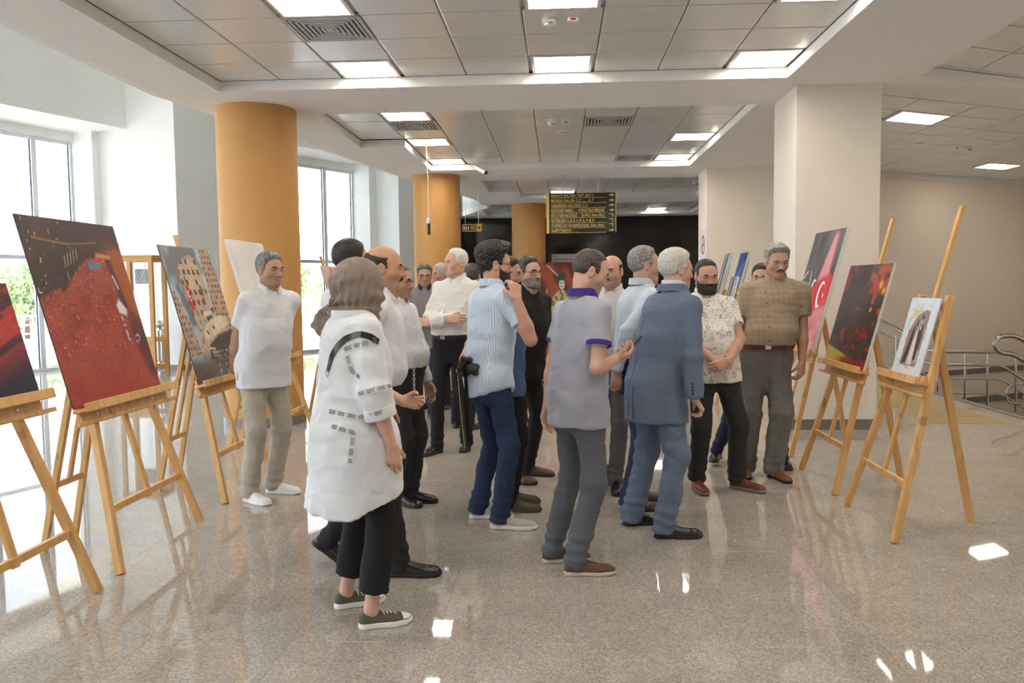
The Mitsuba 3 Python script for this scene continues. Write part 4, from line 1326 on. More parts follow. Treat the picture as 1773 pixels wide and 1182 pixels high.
def visitor(label, fl_, fr_, top_px, psi, head, arms, top, legs, shoes, toes=(-12, 12), lift=(0, 0), hh=None, **kw):
    """fl_, fr_: where the left and the right ankle stand (pixels of the floor); top_px: the crown of the head."""
    a, b = gnd(*fl_), gnd(*fr_)
    c = (a+b)/2
    t = at(top_px[0], top_px[1], c[1])
    h = hh or t[2]*1.0
    r = np.array([math.cos(math.radians(psi)), -math.sin(math.radians(psi)), 0]); f = np.array([-r[1], r[0], 0])
    off = np.array([t[0]-c[0], 0, 0])-f*[kw.get('neckf', .02)]*np.array([1, 0, 0])
    hp = kw.pop('hipx', .35)
    feet = tuple(((p-c)@r, (p-c)@f, toes[i], lift[i]) for i, p in enumerate((a, b)))
    ln = (off@r, off@f*1.0+kw.pop('fwd', 0.0), off@r*hp)
    kw.setdefault('hips', off@f*hp)
    ln = (ln[0], ln[1]-kw['hips'], ln[2])
    return person(label, c[0], c[1], psi, h, feet, head, arms, top, legs, shoes, lean=ln, **kw)

W = dict
def local_uv(u, v, psi):
    c = gnd(u, v); a = math.radians(psi)
    return c, (math.cos(a), -math.sin(a)), (math.sin(a), math.cos(a))
def cloth_coords(p, c, r, f):
    lx = (p.x-c[0])*r[0]+(p.y-c[1])*r[1]; ly = (p.x-c[0])*f[0]+(p.y-c[1])*f[1]
    return lx, ly
def m_stripes(p, n, uv, C=local_uv(850, 908, 55)):
    lx, ly = cloth_coords(p, *C)
    nr, nf = dr.abs(n.x*C[1][0]+n.y*C[1][1]), dr.abs(n.x*C[2][0]+n.y*C[2][1])
    s = dr.select(nr > nf*1.3, ly, lx)+noise(p.x*14, p.y*14, p.z*9)*.006
    w = smoothstep(-.25, .25, dr.sin(s*2*math.pi/.0125))
    return mix((.38, .52, .74), (.70, .75, .80), w)
pbr('cloth_stripes', proc(m_stripes), .82, .2, two=True)
def m_dots(p, n, uv, C=local_uv(975, 985, 55)):
    lx, ly = cloth_coords(p, *C)
    nr, nf = dr.abs(n.x*C[1][0]+n.y*C[1][1]), dr.abs(n.x*C[2][0]+n.y*C[2][1])
    s = dr.select(nr > nf, ly, lx)
    z = dr.select(dr.abs(n.z) > .8, dr.select(nr > nf, lx, ly), p.z)
    w = smoothstep(-.15, .35, dr.sin(s*2*math.pi/.0095)*dr.sin(z*2*math.pi/.0095))
    t = fbm(p.x*8, p.y*8, p.z*3)
    return mix((.44, .44, .48), (.17, .19, .30), w)*(.86+.24*t)
pbr('cloth_dots', proc(m_dots), .82, .2, two=True)
def m_plaid(p, n, uv, C=local_uv(1314, 824, 176)):
    lx, ly = cloth_coords(p, *C)
    lx = lx+(noise(p.x*10, p.y*10, p.z*10)-.5)*.006
    base = mix((.29, .228, .168), (.345, .275, .205), noise(p.x*300, p.y*300, p.z*300))
    def line(c, per, w): 
        t = dr.abs(c/per-dr.floor(c/per)-.5)*per
        return 1-smoothstep(w*.5, w, t)
    g = dr.maximum(line(lx, .042, .004), line(p.z, .045, .004))
    b2 = dr.maximum(line(lx+.012, .042, .003), line(p.z+.012, .045, .003))
    return mix(mix(base, (.19, .155, .125), g*.33), (.40, .33, .25), b2*.3)
pbr('cloth_plaid', proc(m_plaid), .82, .2, two=True)
def m_floral(p, n, uv, C=local_uv(1245, 848, 178)):
    lx, ly = cloth_coords(p, *C)
    a, b, w = voronoi(lx*12+3+.35*noise(lx*9, p.z*9, 1.0), p.z*12)
    ring = dr.abs(a-.26+.05*noise(lx*160, p.z*160))
    pet = (1-smoothstep(.03, .10, ring))*.85*smoothstep(.38, .58, noise(lx*62, p.z*62, 5.5))
    core = 1-smoothstep(.06, .12, a)
    a2, b2, w2 = voronoi(lx*33+9, p.z*31+2)
    leaf = (1-smoothstep(.1, .19, a2))*smoothstep(.45, .6, w2)*smoothstep(.3, .36, a)
    sq = (1-smoothstep(.0, .06, dr.abs(noise(lx*55, p.z*55, 3.3)-.5)))*smoothstep(.38, .45, a)*.5
    ink = dr.clip(dr.maximum(dr.maximum(pet, core*.9), dr.maximum(leaf, sq)), 0, 1)*(.55+.45*noise(lx*40, p.z*40, 2.1))
    return mix((.80, .765, .72), mix((.07, .08, .12), (.20, .22, .32), w), ink)
pbr('cloth_floral', proc(m_floral), .82, .2, two=True)
def m_suit(p, n, uv):
    t = noise(p.x*260, p.y*260, p.z*700)*.5+noise(p.x*700, p.y*700, p.z*160)*.5
    return mix((.088, .122, .190), (.150, .190, .265), t)
pbr('cloth_suit', proc(m_suit), .75, .25, two=True)
def m_wool(p, n, uv):
    t = noise(p.x*260, p.y*260, p.z*500)*.5+noise(p.x*500, p.y*500, p.z*90)*.5
    return mix((.105, .10, .098), (.20, .19, .185), t)
pbr('cloth_wool', proc(m_wool), .8, .2, two=True)
def m_greydenim(p, n, uv):
    t = noise(p.x*400, p.y*400, p.z*160)*.6+fbm(p.x*11, p.y*11, p.z*5)*.4
    return mix((.065, .071, .088), (.125, .135, .16), t)
pbr('cloth_greydenim', proc(m_greydenim), .85, .2, two=True)
def m_denim(p, n, uv):
    t = noise(p.x*400, p.y*400, p.z*160)*.5+fbm(p.x*10, p.y*10, p.z*4)*.5
    return mix((.010, .016, .04), (.033, .055, .12), t)
pbr('cloth_denim', proc(m_denim), .85, .2, two=True)
def m_linen(p, n, uv):
    t = noise(p.x*330, p.y*330, p.z*90)*.5+fbm(p.x*9, p.y*9, p.z*5)*.5
    return mix((.33, .30, .25), (.47, .435, .37), t)
pbr('cloth_linen', proc(m_linen), .85, .2, two=True)
def m_scarf(p, n, uv):
    t = fbm(p.x*60, p.y*60, p.z*40)*.6+noise(p.x*420, p.y*420, p.z*420)*.4
    return mix((.165, .13, .113), (.31, .25, .22), t)
pbr('cloth_scarf', proc(m_scarf), .85, .15, two=True)

SHORT = lambda m, **k: W(m=m, hem=.80, sleeve='short', straight=1, **k)
LONGT = lambda m, **k: W(m=m, hem=1.008, sleeve='long', **k)
DARKH = W(c0=(.010, .009, .008), c1=(.035, .028, .024))
SALT = W(c0=(.03, .03, .03), c1=(.30, .30, .30), mix=.55)

# -- man in white polo, left
J1 = visitor('man in white polo shirt and beige trousers, hands behind his back, by the easels', (474, 853), (433, 868), (468, 437), 142, (120, -4, 0),
    {'L': W(w=(-.09, -.205, .93), pole=(-1, -.25, 0), palm=(0, -1, 0), dir=(.6, -.1, -.5), pose=W(curl=40)), 'R': W(w=(.13, -.225, .90), pole=(1.2, -.25, 0), palm=(0, -1, 0), dir=(-.7, -.1, -.4), pose=W(curl=35))},
    W(m='cloth_white', hem=.80, sleeve='short', straight=1, slen=.66, sr=(.056, .064, .066)), W(m='cloth_linen', hem=.035, w=(.088, .072, .064), wr=1.4), W(m='rubber_white', sm='rubber_white', lace='lace_white', label='white trainer', len=.28),
    toes=(-42, -20), belly=.05, fat=.06, hair=W(c0=(.03, .03, .033), c1=(.25, .25, .26), mix=.55, t=.008, top=.010), collar=W(m='cloth_white', gap=26, tip=.022, vee=.085), face=W(stubble=.3, browm='hair_black', nose=1.15), skin=(.44, .25, .165), q=.95)

# -- woman in headscarf
J2 = visitor('woman in taupe headscarf, long white tunic with lace bands and black trousers, seen from behind', (600, 1050), (643, 1085), (622, 449), 48, (58, 0, 0),
    {'L': W(w=(-.06, .30, .99), pole=(-.8, -.4, -.5), palm=(.8, -.3, .2), dir=(.45, .8, -.15), pose=W(curl=55, thumb=40)), 'R': W(w=(.25, .05, .845), pole=(.5, -1, -.1), palm=(-.9, .35, 0), dir=(.02, .12, -1), pose=W(curl=22, thumb=18))},
    W(m='cloth_white', hem=.595, sleeve='long', straight=1, flare=.07, nocover=1, cuff=.155, sr=(.060, .074, .072), grow=.03, name='tunic', hemf=lambda lx, ly: .05*np.clip(ly/.15, -1, 1), vent=[(.33, .02, .245, .03, .86, .012)], wr=1.15, neck=1.487, novee=1),
    W(m='cloth_black', hem=.165, w=(.088, .074, .070), wr=.9), W(m='canvas_green', sm='rubber_white', lace='lace_white', cap='rubber_white', label='grey-green canvas shoe', len=.262, sole=.03, hi=.9),
    toes=(18, 20), woman=True, fat=.06, hair=None, collar=W(m='cloth_white', gap=20, r=.088, h=.036, tip=.03, up=-.03), face=W(stubble=0, s=.98), skin=(.55, .33, .24), q=.9, neckf=.035)
def headscarf(J):
    h0, k = J['hd'], J['k']
    hd = Head(h0.c-h0.M[2]*.006, h0.M, h0.s*1.10)
    F = Field(hd.c-np.array([.26, .26, .30]), hd.c+np.array([.26, .26, .2]), .005)
    F.add(hd.ell((0, -.018, .022), (.094, .122, .112)))
    F.add(hd.ell((0, .03, -.03), (.083, .075, .1)), .03)
    F.add(hd.ell((0, -.04, -.07), (.078, .078, .072)), .04)
    F.add(hd.ell((0, .0, -.14), (.070, .074, .055)), .04)
    F.sub(hd.ell((0, .115, -.015), (.056, .05, .085)), .012)
    # loose end bunched at the nape, to her left, and a roll to her right
    F.add(hd.cap((-.035, -.12, -.095), (-.075, -.15, -.165), .03, .048), .03)
    F.add(hd.cap((-.075, -.15, -.165), (-.10, -.135, -.235), .042, .022), .03)
    F.add(hd.cap((-.02, -.115, -.12), (.055, -.085, -.165), .034, .036), .03)
    F.add(hd.cap((.055, -.085, -.165), (.075, -.02, -.185), .036, .03), .03)
    F.sub(hd.cap((-.055, -.135, -.075), (.03, -.125, -.088), .012, .01), .02)
    # drapes drawn from the crown and the right side towards the knot at the nape
    ce, rr, kn_ = np.array([0, -.018, .022]), np.array([.094, .122, .112]), np.array([-.052, -.112, -.082])
    for i, (a0, z0) in enumerate(((-1.35, .0), (-.95, .05), (-.5, .075), (-.1, .06), (.3, .045), (.7, .02), (1.1, -.02), (1.45, -.06))):
        st = ce+np.array([math.sin(a0)*rr[0], -math.cos(a0)*rr[1], 0])*math.sqrt(max(1-((z0-ce[2])/rr[2])**2, .1))+np.array([0, 0, z0-ce[2]])
        pts = []
        for t in np.linspace(0, 1, 8):
            q = st*(1-t)+kn_*t
            q = q+np.array([0, 0, -.030*math.sin(math.pi*t)*(1 if a0 > -.3 else .3)])
            if q[2] > -.06: q = ce+(q-ce)/math.sqrt((((q-ce)/rr)**2).sum())
            else: q[:2] *= 1.0
            pts.append(q)
        for j, (q0, q1) in enumerate(zip(pts, pts[1:])):
            F.add(hd.cap(q0, q1, .002+.0011*j, .002+.0011*(j+1)), .016)
    v, f = F.mesh(); v = laplace(v, f, 1)
    p = hd.L(v); n = vnormals(v, f)
    a = np.arctan2(p[:, 0], p[:, 1]+.02)
    low = np.clip((.06-p[:, 2])/.1, 0, 1)
    # folds run down from the crown and gather towards the nape
    g = np.arctan2(p[:, 0]+.05, -(p[:, 2]+.09))
    fold = np.sin(g*13+3.2*meshkit.noise(p*14, 3))*.0068*low+np.sin(a*17+p[:, 2]*30+4*meshkit.noise(p*11, 5))*.0030*(.3+low)
    tail = np.clip((-.09-p[:, 2])/.04, 0, 1)*np.clip((-.03-p[:, 1])/.03, 0, 1)
    fold = fold+tail*.008*np.sin(p[:, 0]*105+p[:, 2]*70+6*meshkit.noise(p*24, 9))
    v = v+n*fold[:, None]
    J['part']('headscarf', (v, f), 'cloth_scarf', smooth=True, label='taupe headscarf gathered at the nape')
headscarf(J2)
def on_cloth(J, pts, off=.002, step=.011):
    H = [hit(J['shirt'], *p) for p in pts]
    H = [h for h in H if h is not None]
    P, N = np.array([h[0]+h[1]*off for h in H]), np.array([h[1] for h in H])
    L = np.r_[0, np.cumsum(np.linalg.norm(np.diff(P, axis=0), axis=1))]
    n = max(2, int(L[-1]/step))
    t = np.linspace(0, L[-1], n)
    P2 = np.stack([np.interp(t, L, P[:, k]) for k in range(3)], 1); N2 = np.stack([np.interp(t, L, N[:, k]) for k in range(3)], 1)
    # lie on the cloth
    V = J['shirt'][0]
    from scipy.spatial import cKDTree
    tr = cKDTree(V); nn = vnormals(*J['shirt'])
    d, i = tr.query(P2)
    N2 = nn[i]*.7+N2*.3; N2 /= np.linalg.norm(N2, axis=1, keepdims=True)
    P2 = P2+N2*(((V[i]-P2)*N2).sum(1)+off)[:, None]
    return P2, N2
def densify(pts, n=5):
    pts = np.array(pts, float); t = np.linspace(0, len(pts)-1, (len(pts)-1)*n+1)
    return [tuple(q) for q in np.stack([np.interp(t, np.arange(len(pts)), pts[:, k]) for k in range(2)], 1)]
pbr('lace_shadow', (.30, .29, .28), .8, .2, two=True)
def lace_band(J, pts, w=.021):
    P, N = on_cloth(J, densify(pts), .0025, .011)
    ms, ed = [], []
    Tn = np.gradient(P, axis=0); Tn /= np.linalg.norm(Tn, axis=1, keepdims=True)+1e-9
    B = np.cross(N, Tn)
    for i in range(len(P)):
        if i % 4 == 3: continue
        h = w/2
        for s in (-1, 1):
            a, b = P[i]-Tn[i]*.0045-B[i]*h*s*.8, P[i]+Tn[i]*.0045+B[i]*h*s*.8
            ms.append(tube([a, b], .0016, 4))
    J['part']('lace_band', cat(*ms), 'lace_shadow', label='openwork lace band')
    for s in (-1, 1):
        J['part']('lace_edge', tube(P+B*w*.62*s, .0013, 5), 'lace_white')
for pts in ([(598, 604), (625, 596), (650, 590)], [(602, 618), (608, 640), (622, 652)], [(622, 682), (650, 674), (676, 668)], [(622, 722), (650, 716), (676, 708)], [(572, 712), (598, 718), (618, 722)], [(576, 738), (600, 746), (612, 748), (610, 770), (606, 800)]):
    lace_band(J2, pts)
P, N = on_cloth(J2, densify([(569, 640), (574, 618), (584, 600), (600, 585), (622, 578), (640, 582), (655, 592)]), .004, .02)
Tn = np.gradient(P, axis=0); Tn /= np.linalg.norm(Tn, axis=1, keepdims=True); B = np.cross(N, Tn)
bag = thing('shoulder_bag', 'black shoulder strap and chain of the bag carried by the woman in white', 'bag')
part(bag, 'strap', grid_sheet(np.stack([P-B*.014, P+B*.014], 1), .003), 'leather_black', smooth=40)
part(bag, 'buckle', tube([P[0]+B[0]*.014-Tn[0]*.004, P[0]-B[0]*.014-Tn[0]*.004, P[0]-B[0]*.014-Tn[0]*.03, P[0]+B[0]*.014-Tn[0]*.03], .003, 6, closed=True), 'chrome')
hw = J2['wr']['L']+J2['hf']['L'][0]*.06
ch = []
c0, c1 = hit(J2['shirt'], 688, 640), hw
c0 = c0[0]+c0[1]*.012 if c0 else hw+[0, 0, .2]
for i in range(16):
    a = c0+(c1-c0)*(i+.5)/16
    u = (c1-c0)/np.linalg.norm(c1-c0); s = np.cross(u, [1, .3, .2] if i % 2 else [.2, 1, 0]); s /= np.linalg.norm(s)
    th = np.linspace(0, 2*np.pi, 10, endpoint=False)
    ch.append(tube(a+np.cos(th)[:, None]*u*.0085+np.sin(th)[:, None]*s*.006, .0018, 5, closed=True))
part(bag, 'chain', cat(*ch), 'steel_brushed', label='steel chain')
# rolled cuff of the right sleeve
def rolled_cuff(J, s, back, r, m, w=.05):
    d = J['hf'][s]; e, w_ = J['el'][s], J['wr'][s]; u = (w_-e)/np.linalg.norm(w_-e)
    c = w_-u*back
    a = np.cross(u, [.3, .8, .1]); a /= np.linalg.norm(a); b = np.cross(u, a)
    n = 40; P = []
    for i in range(n):
        t = 2*np.pi*i/n
        q = a*math.cos(t)+b*math.sin(t); rr = r*(1+.05*math.sin(3*t+1))
        P.append([c-u*w+q*rr*.98, c-u*w*.6+q*rr*1.08, c+q*rr*1.1, c+u*.012+q*rr*1.04, c+u*.004+q*rr*.8])
    J['part']('cuff', grid_sheet(np.array(P), .0, closed_u=True), m, smooth=60)
rolled_cuff(J2, 'R', .15, .066, 'cloth_white')

# -- bald man with moustache, walking behind the woman
J3 = visitor('balding man with black moustache in white shirt and black trousers, striding behind the woman', (566, 980), (692, 996), (665, 424), 84, (84, -3, 0),
    {'L': W(w=(-.24, .12, .84)), 'R': W(w=(.23, -.08, .84))}, LONGT('cloth_white', hem_=0), W(m='cloth_black2', hem=.03), W(m='leather_black', sm='rubber_black', label='black leather shoe', len=.29),
    toes=(0, 4), lift=(38, 0), belly=.06, fat=.1, hair=W(**DARKH, bald=.056, t=.0045, top=0, front=.02), collar=W(m='cloth_white'), face=W(must='hair_black', fat=1.08, nose=1.15, stubble=.25), skin=(.47, .255, .165))
J4 = visitor('black-haired man in white shirt facing away, half hidden behind the woman in white', (596, 932), (622, 940), (607, 414), 42, (50, 0, 0),
    {'L': W(w=(-.25, .05, .83)), 'R': W(w=(.24, .05, .83)), 'hidden': 'R'}, W(m='cloth_white', hem=.80, sleeve='long', straight=1), W(m='cloth_black2', hem=.03), W(m='leather_black', sm='rubber_black'),
    fat=.1, hair=W(**DARKH, t=.008, top=.006), collar=W(m='cloth_white'), skin=(.44, .25, .17))
J5 = visitor('man in glasses and white shirt behind the bald man with moustache', (712, 868), (694, 872), (692, 458), 112, (104, -4, 0),
    {'L': W(w=(-.23, .06, .84)), 'R': W(w=(.23, .02, .84)), 'hidden': 'R'}, LONGT('cloth_white'), W(m='cloth_charcoal', hem=.03), W(m='leather_black', sm='rubber_black'),
    belly=.07, fat=.08, hair=W(c0=(.05, .045, .04), c1=(.2, .19, .18), t=.006, front=.015), collar=W(m='cloth_white'), glasses=W(m='plastic_black'), face=W(nose=1.2), skin=(.44, .25, .17), q=1.15)
J6 = visitor('man in glasses and grey polo shirt with navy collar, far back by the second column', (748, 722), (712, 722), (735, 458), 172, (168, -10, 0),
    {'L': W(w=(-.03, .26, 1.12), pole=(-1, -.3, -.8), palm=(.6, 0, -.8), dir=(.9, .3, .1), pose=W(curl=45)), 'R': W(w=(.07, .27, 1.17), pole=(1, -.3, -.8), palm=(-.4, 0, -.8), dir=(-.9, .3, .0), pose=W(curl=40))}, SHORT('cloth_greypolo'), W(m='cloth_jeans', hem=.03), W(m='leather_black', sm='rubber_black'),
    hair=W(c0=(.05, .05, .05), c1=(.2, .19, .18), t=.011, top=.012, front=.012), collar=W(m='cloth_navytrim', gap=22), glasses=W(m='plastic_black', t=.0018), face=W(nose=1.2), skin=(.43, .25, .17), q=1.25)
J7 = visitor('grey-haired man half hidden behind the white-haired man with crossed arms', (775, 706), (745, 706), (763, 457), 205, (238, -4, 0),
    {'hidden': 'LR'}, SHORT('cloth_greyshirt'), W(m='cloth_black2', hem=.03), W(m='leather_black', sm='rubber_black'), hair=W(c0=(.3, .3, .3), c1=(.62, .62, .6), t=.011, top=.012), collar=W(m='cloth_greyshirt'), skin=(.47, .27, .2), q=1.4)
J8 = visitor('tall white-haired man in white shirt with arms crossed and black trousers', (808, 776), (757, 784), (789, 430), 196, (236, -2, 0),
    {'L': W(w=(.10, .235, 1.215), pole=(-1, -.1, -.8), palm=(0, -1, -.3), dir=(1, .02, .12), pose=W(curl=25)), 'R': W(w=(-.09, .26, 1.25), pole=(1, -.1, -.8), palm=(0, -1, -.3), dir=(-1, -.1, .12), pose=W(curl=30))}, LONGT('cloth_white_warm', sr=(.057, .06, .05), wr=1.3), W(m='cloth_black', hem=.03), W(m='leather_black', sm='rubber_black', label='black leather shoe'),
    toes=(-14, 14), belly=.07, fat=.05, hair=W(c0=(.45, .44, .42), c1=(.74, .73, .70), t=.006, top=.006, front=.030), collar=W(m='cloth_white_warm'), belt=W(m='leather_black', buckle=1, z=.997), face=W(stubble=.0, nose=1.1, red=.5, browm='hair_grey'), skin=(.56, .32, .24))
J8b = visitor('dark-haired man facing away behind the photographer, only his head in view', (790, 740), (812, 745), (818, 457), 15, (15, 0, 0),
    {'hidden': 'LR'}, SHORT('cloth_teal'), W(m='cloth_black', hem=.03), W(m='leather_black', sm='rubber_black'), hair=W(c0=(.018, .017, .016), c1=(.12, .115, .11), mix=.35, t=.010, top=.010), collar=W(m='cloth_teal'), skin=(.44, .25, .17), q=1.3)
# -- photographer
J9 = visitor('bearded young man in striped light blue shirt and dark jeans, hand at his mouth', (829, 896), (866, 914), (857, 424), 55, (76, -2, 0),
    {'R': W(abs=tuple(at(895, 517, 5.10)), pole=(.75, .35, -1), palm=(-.85, .1, .3), dir=(-.34, .08, .93), pose=W(curl=(38, 50, 62, 66), thumb=38)), 'L': W(abs=tuple(at(804, 618, 5.36)), pole=(-.75, .6, -.2), palm=(.55, -.5, 0), dir=(.05, -.15, -1), pose=W(curl=50, thumb=40))},
    W(m='cloth_stripes', hem=.83, sleeve='short', straight=1, slen=.62, sr=(.056, .064, .066), hemf=lambda lx, ly: .06*np.clip((np.abs(lx)/.17)**2, 0, 1.1)-.02), W(m='cloth_denim', hem=.04, w=(.082, .066, .06), wr=1.3), W(m='knit_beige', sm='rubber_white', len=.295, sole=.028, label='beige knitted trainer'),
    toes=(38, 40), hair=W(**DARKH, t=.012, top=.030, quiff=.014, curly=.007, amp=.003), collar=W(m='cloth_stripes', gap=14), face=W(beard=1, bt=.005, stubble=.45), glasses=W(m='plastic_black', rx=.024, rz=.021), skin=(.53, .30, .21), q=.95)
J10 = visitor('dark-haired man in blue shirt hidden between the photographer and the man in black', (882, 870), (882, 884), (879, 445), 88, (100, -3, 0),
    {'hidden': 'LR'}, SHORT('cloth_blueshirt'), W(m='cloth_black', hem=.03), W(m='leather_olive', sm='leather_olive', label='olive suede shoe', len=.29), toes=(3, 5), hair=W(**DARKH, t=.008, top=.012), collar=W(m='cloth_blueshirt'), face=W(must='hair_black'), skin=(.45, .25, .17), q=1.2)
J11 = visitor('man in black shirt with rectangular glasses and greying goatee', (914, 822), (884, 835), (916, 445), 140, (132, -1, 0),
    {'L': W(w=(-.25, .05, .82)), 'R': W(w=(.24, .05, .82)), 'hidden': 'R'}, SHORT('cloth_black', slen=.8), W(m='cloth_black2', hem=.03), W(m='leather_brown', sm='rubber_black', label='brown leather shoe', len=.29),
    toes=(-36, -30), fat=.12, belly=.05, hair=W(c0=(.02, .017, .015), c1=(.09, .07, .06), t=.009, top=.012, front=.016), collar=W(m='cloth_black', gap=26), face=W(beard=1, bt=.004, full=1, bc=((.05, .05, .05), (.36, .35, .34)), bmix=.35, fat=1.08), glasses=W(m='plastic_black', rx=.027, rz=.0155, t=.0016), skin=(.47, .28, .20))
# -- man with phone
J12 = visitor('man in grey dotted polo shirt with purple collar, reading his phone', (957, 972), (996, 994), (1020, 431), 56, (80, -24, 0),
    {'R': W(abs=tuple(at(1064, 622, 4.50)), pole=(.5, -.75, -1), palm=(-.5, -.3, .8), dir=(.0, 1, .22), pose=W(curl=(35, 45, 50, 55), thumb=20)), 'L': W(w=(-.25, .06, .84), pole=(-.4, -1, -.2))},
    W(m='cloth_dots', hem=.80, sleeve='short', straight=1, slen=.60, sr=(.057, .066, .068)), W(m='cloth_greydenim', hem=.035, w=(.085, .067, .06), wr=1.3), W(m='leather_suede', sm='rubber_cream', lace='leather_black', label='brown lace-up shoe', len=.285, sole=.024),
    toes=(26, 30), fat=.06, fwd=.01, hipx=.8, neckf=.045, hair=W(c0=(.03, .024, .02), c1=(.09, .07, .06), t=.0045, top=.002, front=.034), collar=W(m='cloth_purpletrim', gap=18, h=.034, label='purple collar'), face=W(stubble=.3), skin=(.55, .33, .25), q=.95)
J13 = visitor('bald man with thin moustache and open white collar behind the man with the phone', (1066, 848), (1040, 846), (1058, 441), 192, (206, -4, 0),
    {'L': W(w=(-.25, .05, .82)), 'hidden': 'LR'}, LONGT('cloth_white_warm'), W(m='cloth_greyshirt', hem=.03), W(m='leather_black', sm='rubber_black', label='black shoe'), fat=.05, hair=W(**DARKH, bald=.05, t=.004, top=0), collar=W(m='cloth_white_warm', gap=26), face=W(must='hair_salt', mw=.75, stubble=.25), skin=(.50, .29, .21))
J14 = visitor('grey-haired man with moustache in pale blue shirt, behind the man in the blue suit', (1100, 868), (1090, 884), (1117, 427), 66, (80, -3, 0),
    {'R': W(abs=tuple(at(1066, 640, 5.62)), pole=(.4, -1, 0), palm=(-1, 0, 0), dir=(0, .05, -1), pose=W(curl=30)), 'hidden': 'L'}, LONGT('cloth_lightblue'), W(m='cloth_suitnavy', hem=.025, w=(.088, .074, .066)), W(m='leather_brown', sm='rubber_black', label='brown leather shoe', len=.29),
    toes=(14, 16), fat=.1, belly=.05, hair=W(c0=(.10, .095, .09), c1=(.34, .33, .32), t=.011, top=.007, front=.026, mix=.5), collar=W(m='cloth_lightblue'), belt=W(m='leather_black'), face=W(must='hair_salt', fat=1.06, nose=1.2), skin=(.50, .30, .22))
# -- man in suit
J15 = visitor('grey-haired man in glasses and blue suit, seen from behind', (1095, 908), (1150, 930), (1172, 432), 58, (70, -4, 0),
    {'R': W(abs=tuple(at(1203, 700, 4.98)), pole=(.5, -1, .1), palm=(-.5, -.8, 0), dir=(.12, .55, -.8), pose=W(curl=(52, 58, 60, 48), thumb=10)), 'L': W(w=(-.26, .06, .84), pole=(-.5, -1, 0)), 'hidden': 'L'},
    W(m='cloth_suit', hem=.70, sleeve='long', straight=1, sr=(.060, .062, .055), grow=.022, name='jacket', cuff=.0, label='blue wool suit jacket', vent=[(0, -.26, 0, -.12, .84, .006)], wr=.6, neck=1.487, novee=1), W(m='cloth_suit', hem=.02, w=(.088, .075, .069), wr=1.6, label='blue wool suit trousers'), W(m='leather_black', sm='rubber_black', label='black leather shoe', len=.30),
    toes=(24, 30), fat=.1, belly=.06, hair=W(c0=(.38, .37, .34), c1=(.66, .65, .61), t=.011, top=.012, amp=.003), collar=W(m='cloth_suit', gap=40, r=.078, h=.035, tip=.0, up=.002), glasses=W(m='chrome'), face=W(stubble=.05, red=.4), skin=(.55, .33, .25), q=.95)
J15['part']('shirt_collar', collar_mesh(J15['nb']+J15['up']*.022, J15['r'], J15['f'], J15['up'], J15['k'], W(gap=16, r=.064, h=.038)), 'cloth_white', smooth=50, label='white shirt collar')
J16 = visitor('man with bun and full black beard in white floral shirt, hands clasped', (1276, 846), (1207, 846), (1222, 449), 180, (168, -13, 0),
    {'L': W(w=(-.02, .27, .985), pole=(-1, -.4, -.3), palm=(.3, -.9, -.2), dir=(.85, .25, -.3), pose=W(curl=42, thumb=30)), 'R': W(w=(.07, .255, 1.0), pole=(1, -.4, -.3), palm=(-.2, -.9, -.2), dir=(-.9, .3, -.2), pose=W(curl=48, thumb=30))},
    W(m='cloth_floral', hem=.83, sleeve='short', straight=1, slen=.62, sr=(.058, .067, .068)), W(m='cloth_charcoal', hem=.06, w=(.088, .074, .066), wr=1.3), W(m='leather_redbrown', sm='rubber_grey', lace='leather_redbrown', label='red-brown leather boot', len=.30, sole=.03, hi=1.15),
    toes=(-50, -6), fat=.12, belly=.06, hair=W(c0=(.012, .01, .009), c1=(.05, .04, .035), t=.006, top=.004, front=.030), collar=W(m='cloth_floral', gap=26), face=W(beard=1, bt=.010, must='hair_black', mw=1.15, fat=1.08), skin=(.52, .30, .225))
hd = J16['hd']
m = trimesh.creation.icosphere(3, .026); m.vertices *= [1, 1.2, 1]; 
m.vertices += (meshkit.fbm(m.vertices*[200, 80, 80], 2, 3)[:, None]-.5)*.006
m.apply_translation(hd.W((0, -.115, .055))); J16['part']('hair_bun', m, 'hair_black', smooth=True)
J17 = visitor('grey-haired man in brown checked shirt with tan belt and grey trousers', (1340, 826), (1292, 820), (1344, 424), 178, (172, -13, 0),
    {'L': W(w=(-.31, .06, .84), pole=(-.5, -1, 0), palm=(.6, -.7, 0), dir=(.1, .05, -1), pose=W(curl=45, thumb=30)), 'R': W(w=(.31, .06, .84), pole=(.5, -1, 0), palm=(-.6, -.7, 0), dir=(-.1, .05, -1), pose=W(curl=45, thumb=30))},
    W(m='cloth_plaid', hem=1.008, sleeve='short', slen=.68, sr=(.060, .072, .076), grow=.018, wr=1.2), W(m='cloth_wool', hem=.025, w=(.094, .084, .074), wr=1.2), W(m='leather_tan', sm='rubber_black', label='tan leather shoe', len=.29),
    toes=(-14, 14), fat=.13, swf=1.16, belly=.08, hair=W(c0=(.10, .085, .07), c1=(.42, .40, .37), mix=.5, greyside=.5, t=.012, top=.016, quiff=.008, front=.012), collar=W(m='cloth_plaid', gap=22, tip=.034), belt=W(m='leather_belt', buckle=1), glasses=W(m='chrome', rx=.026, rz=.016), face=W(must='hair_salt', mw=.9, nose=1.15, browm='hair_grey', fat=1.03), skin=(.48, .275, .195), q=.95)
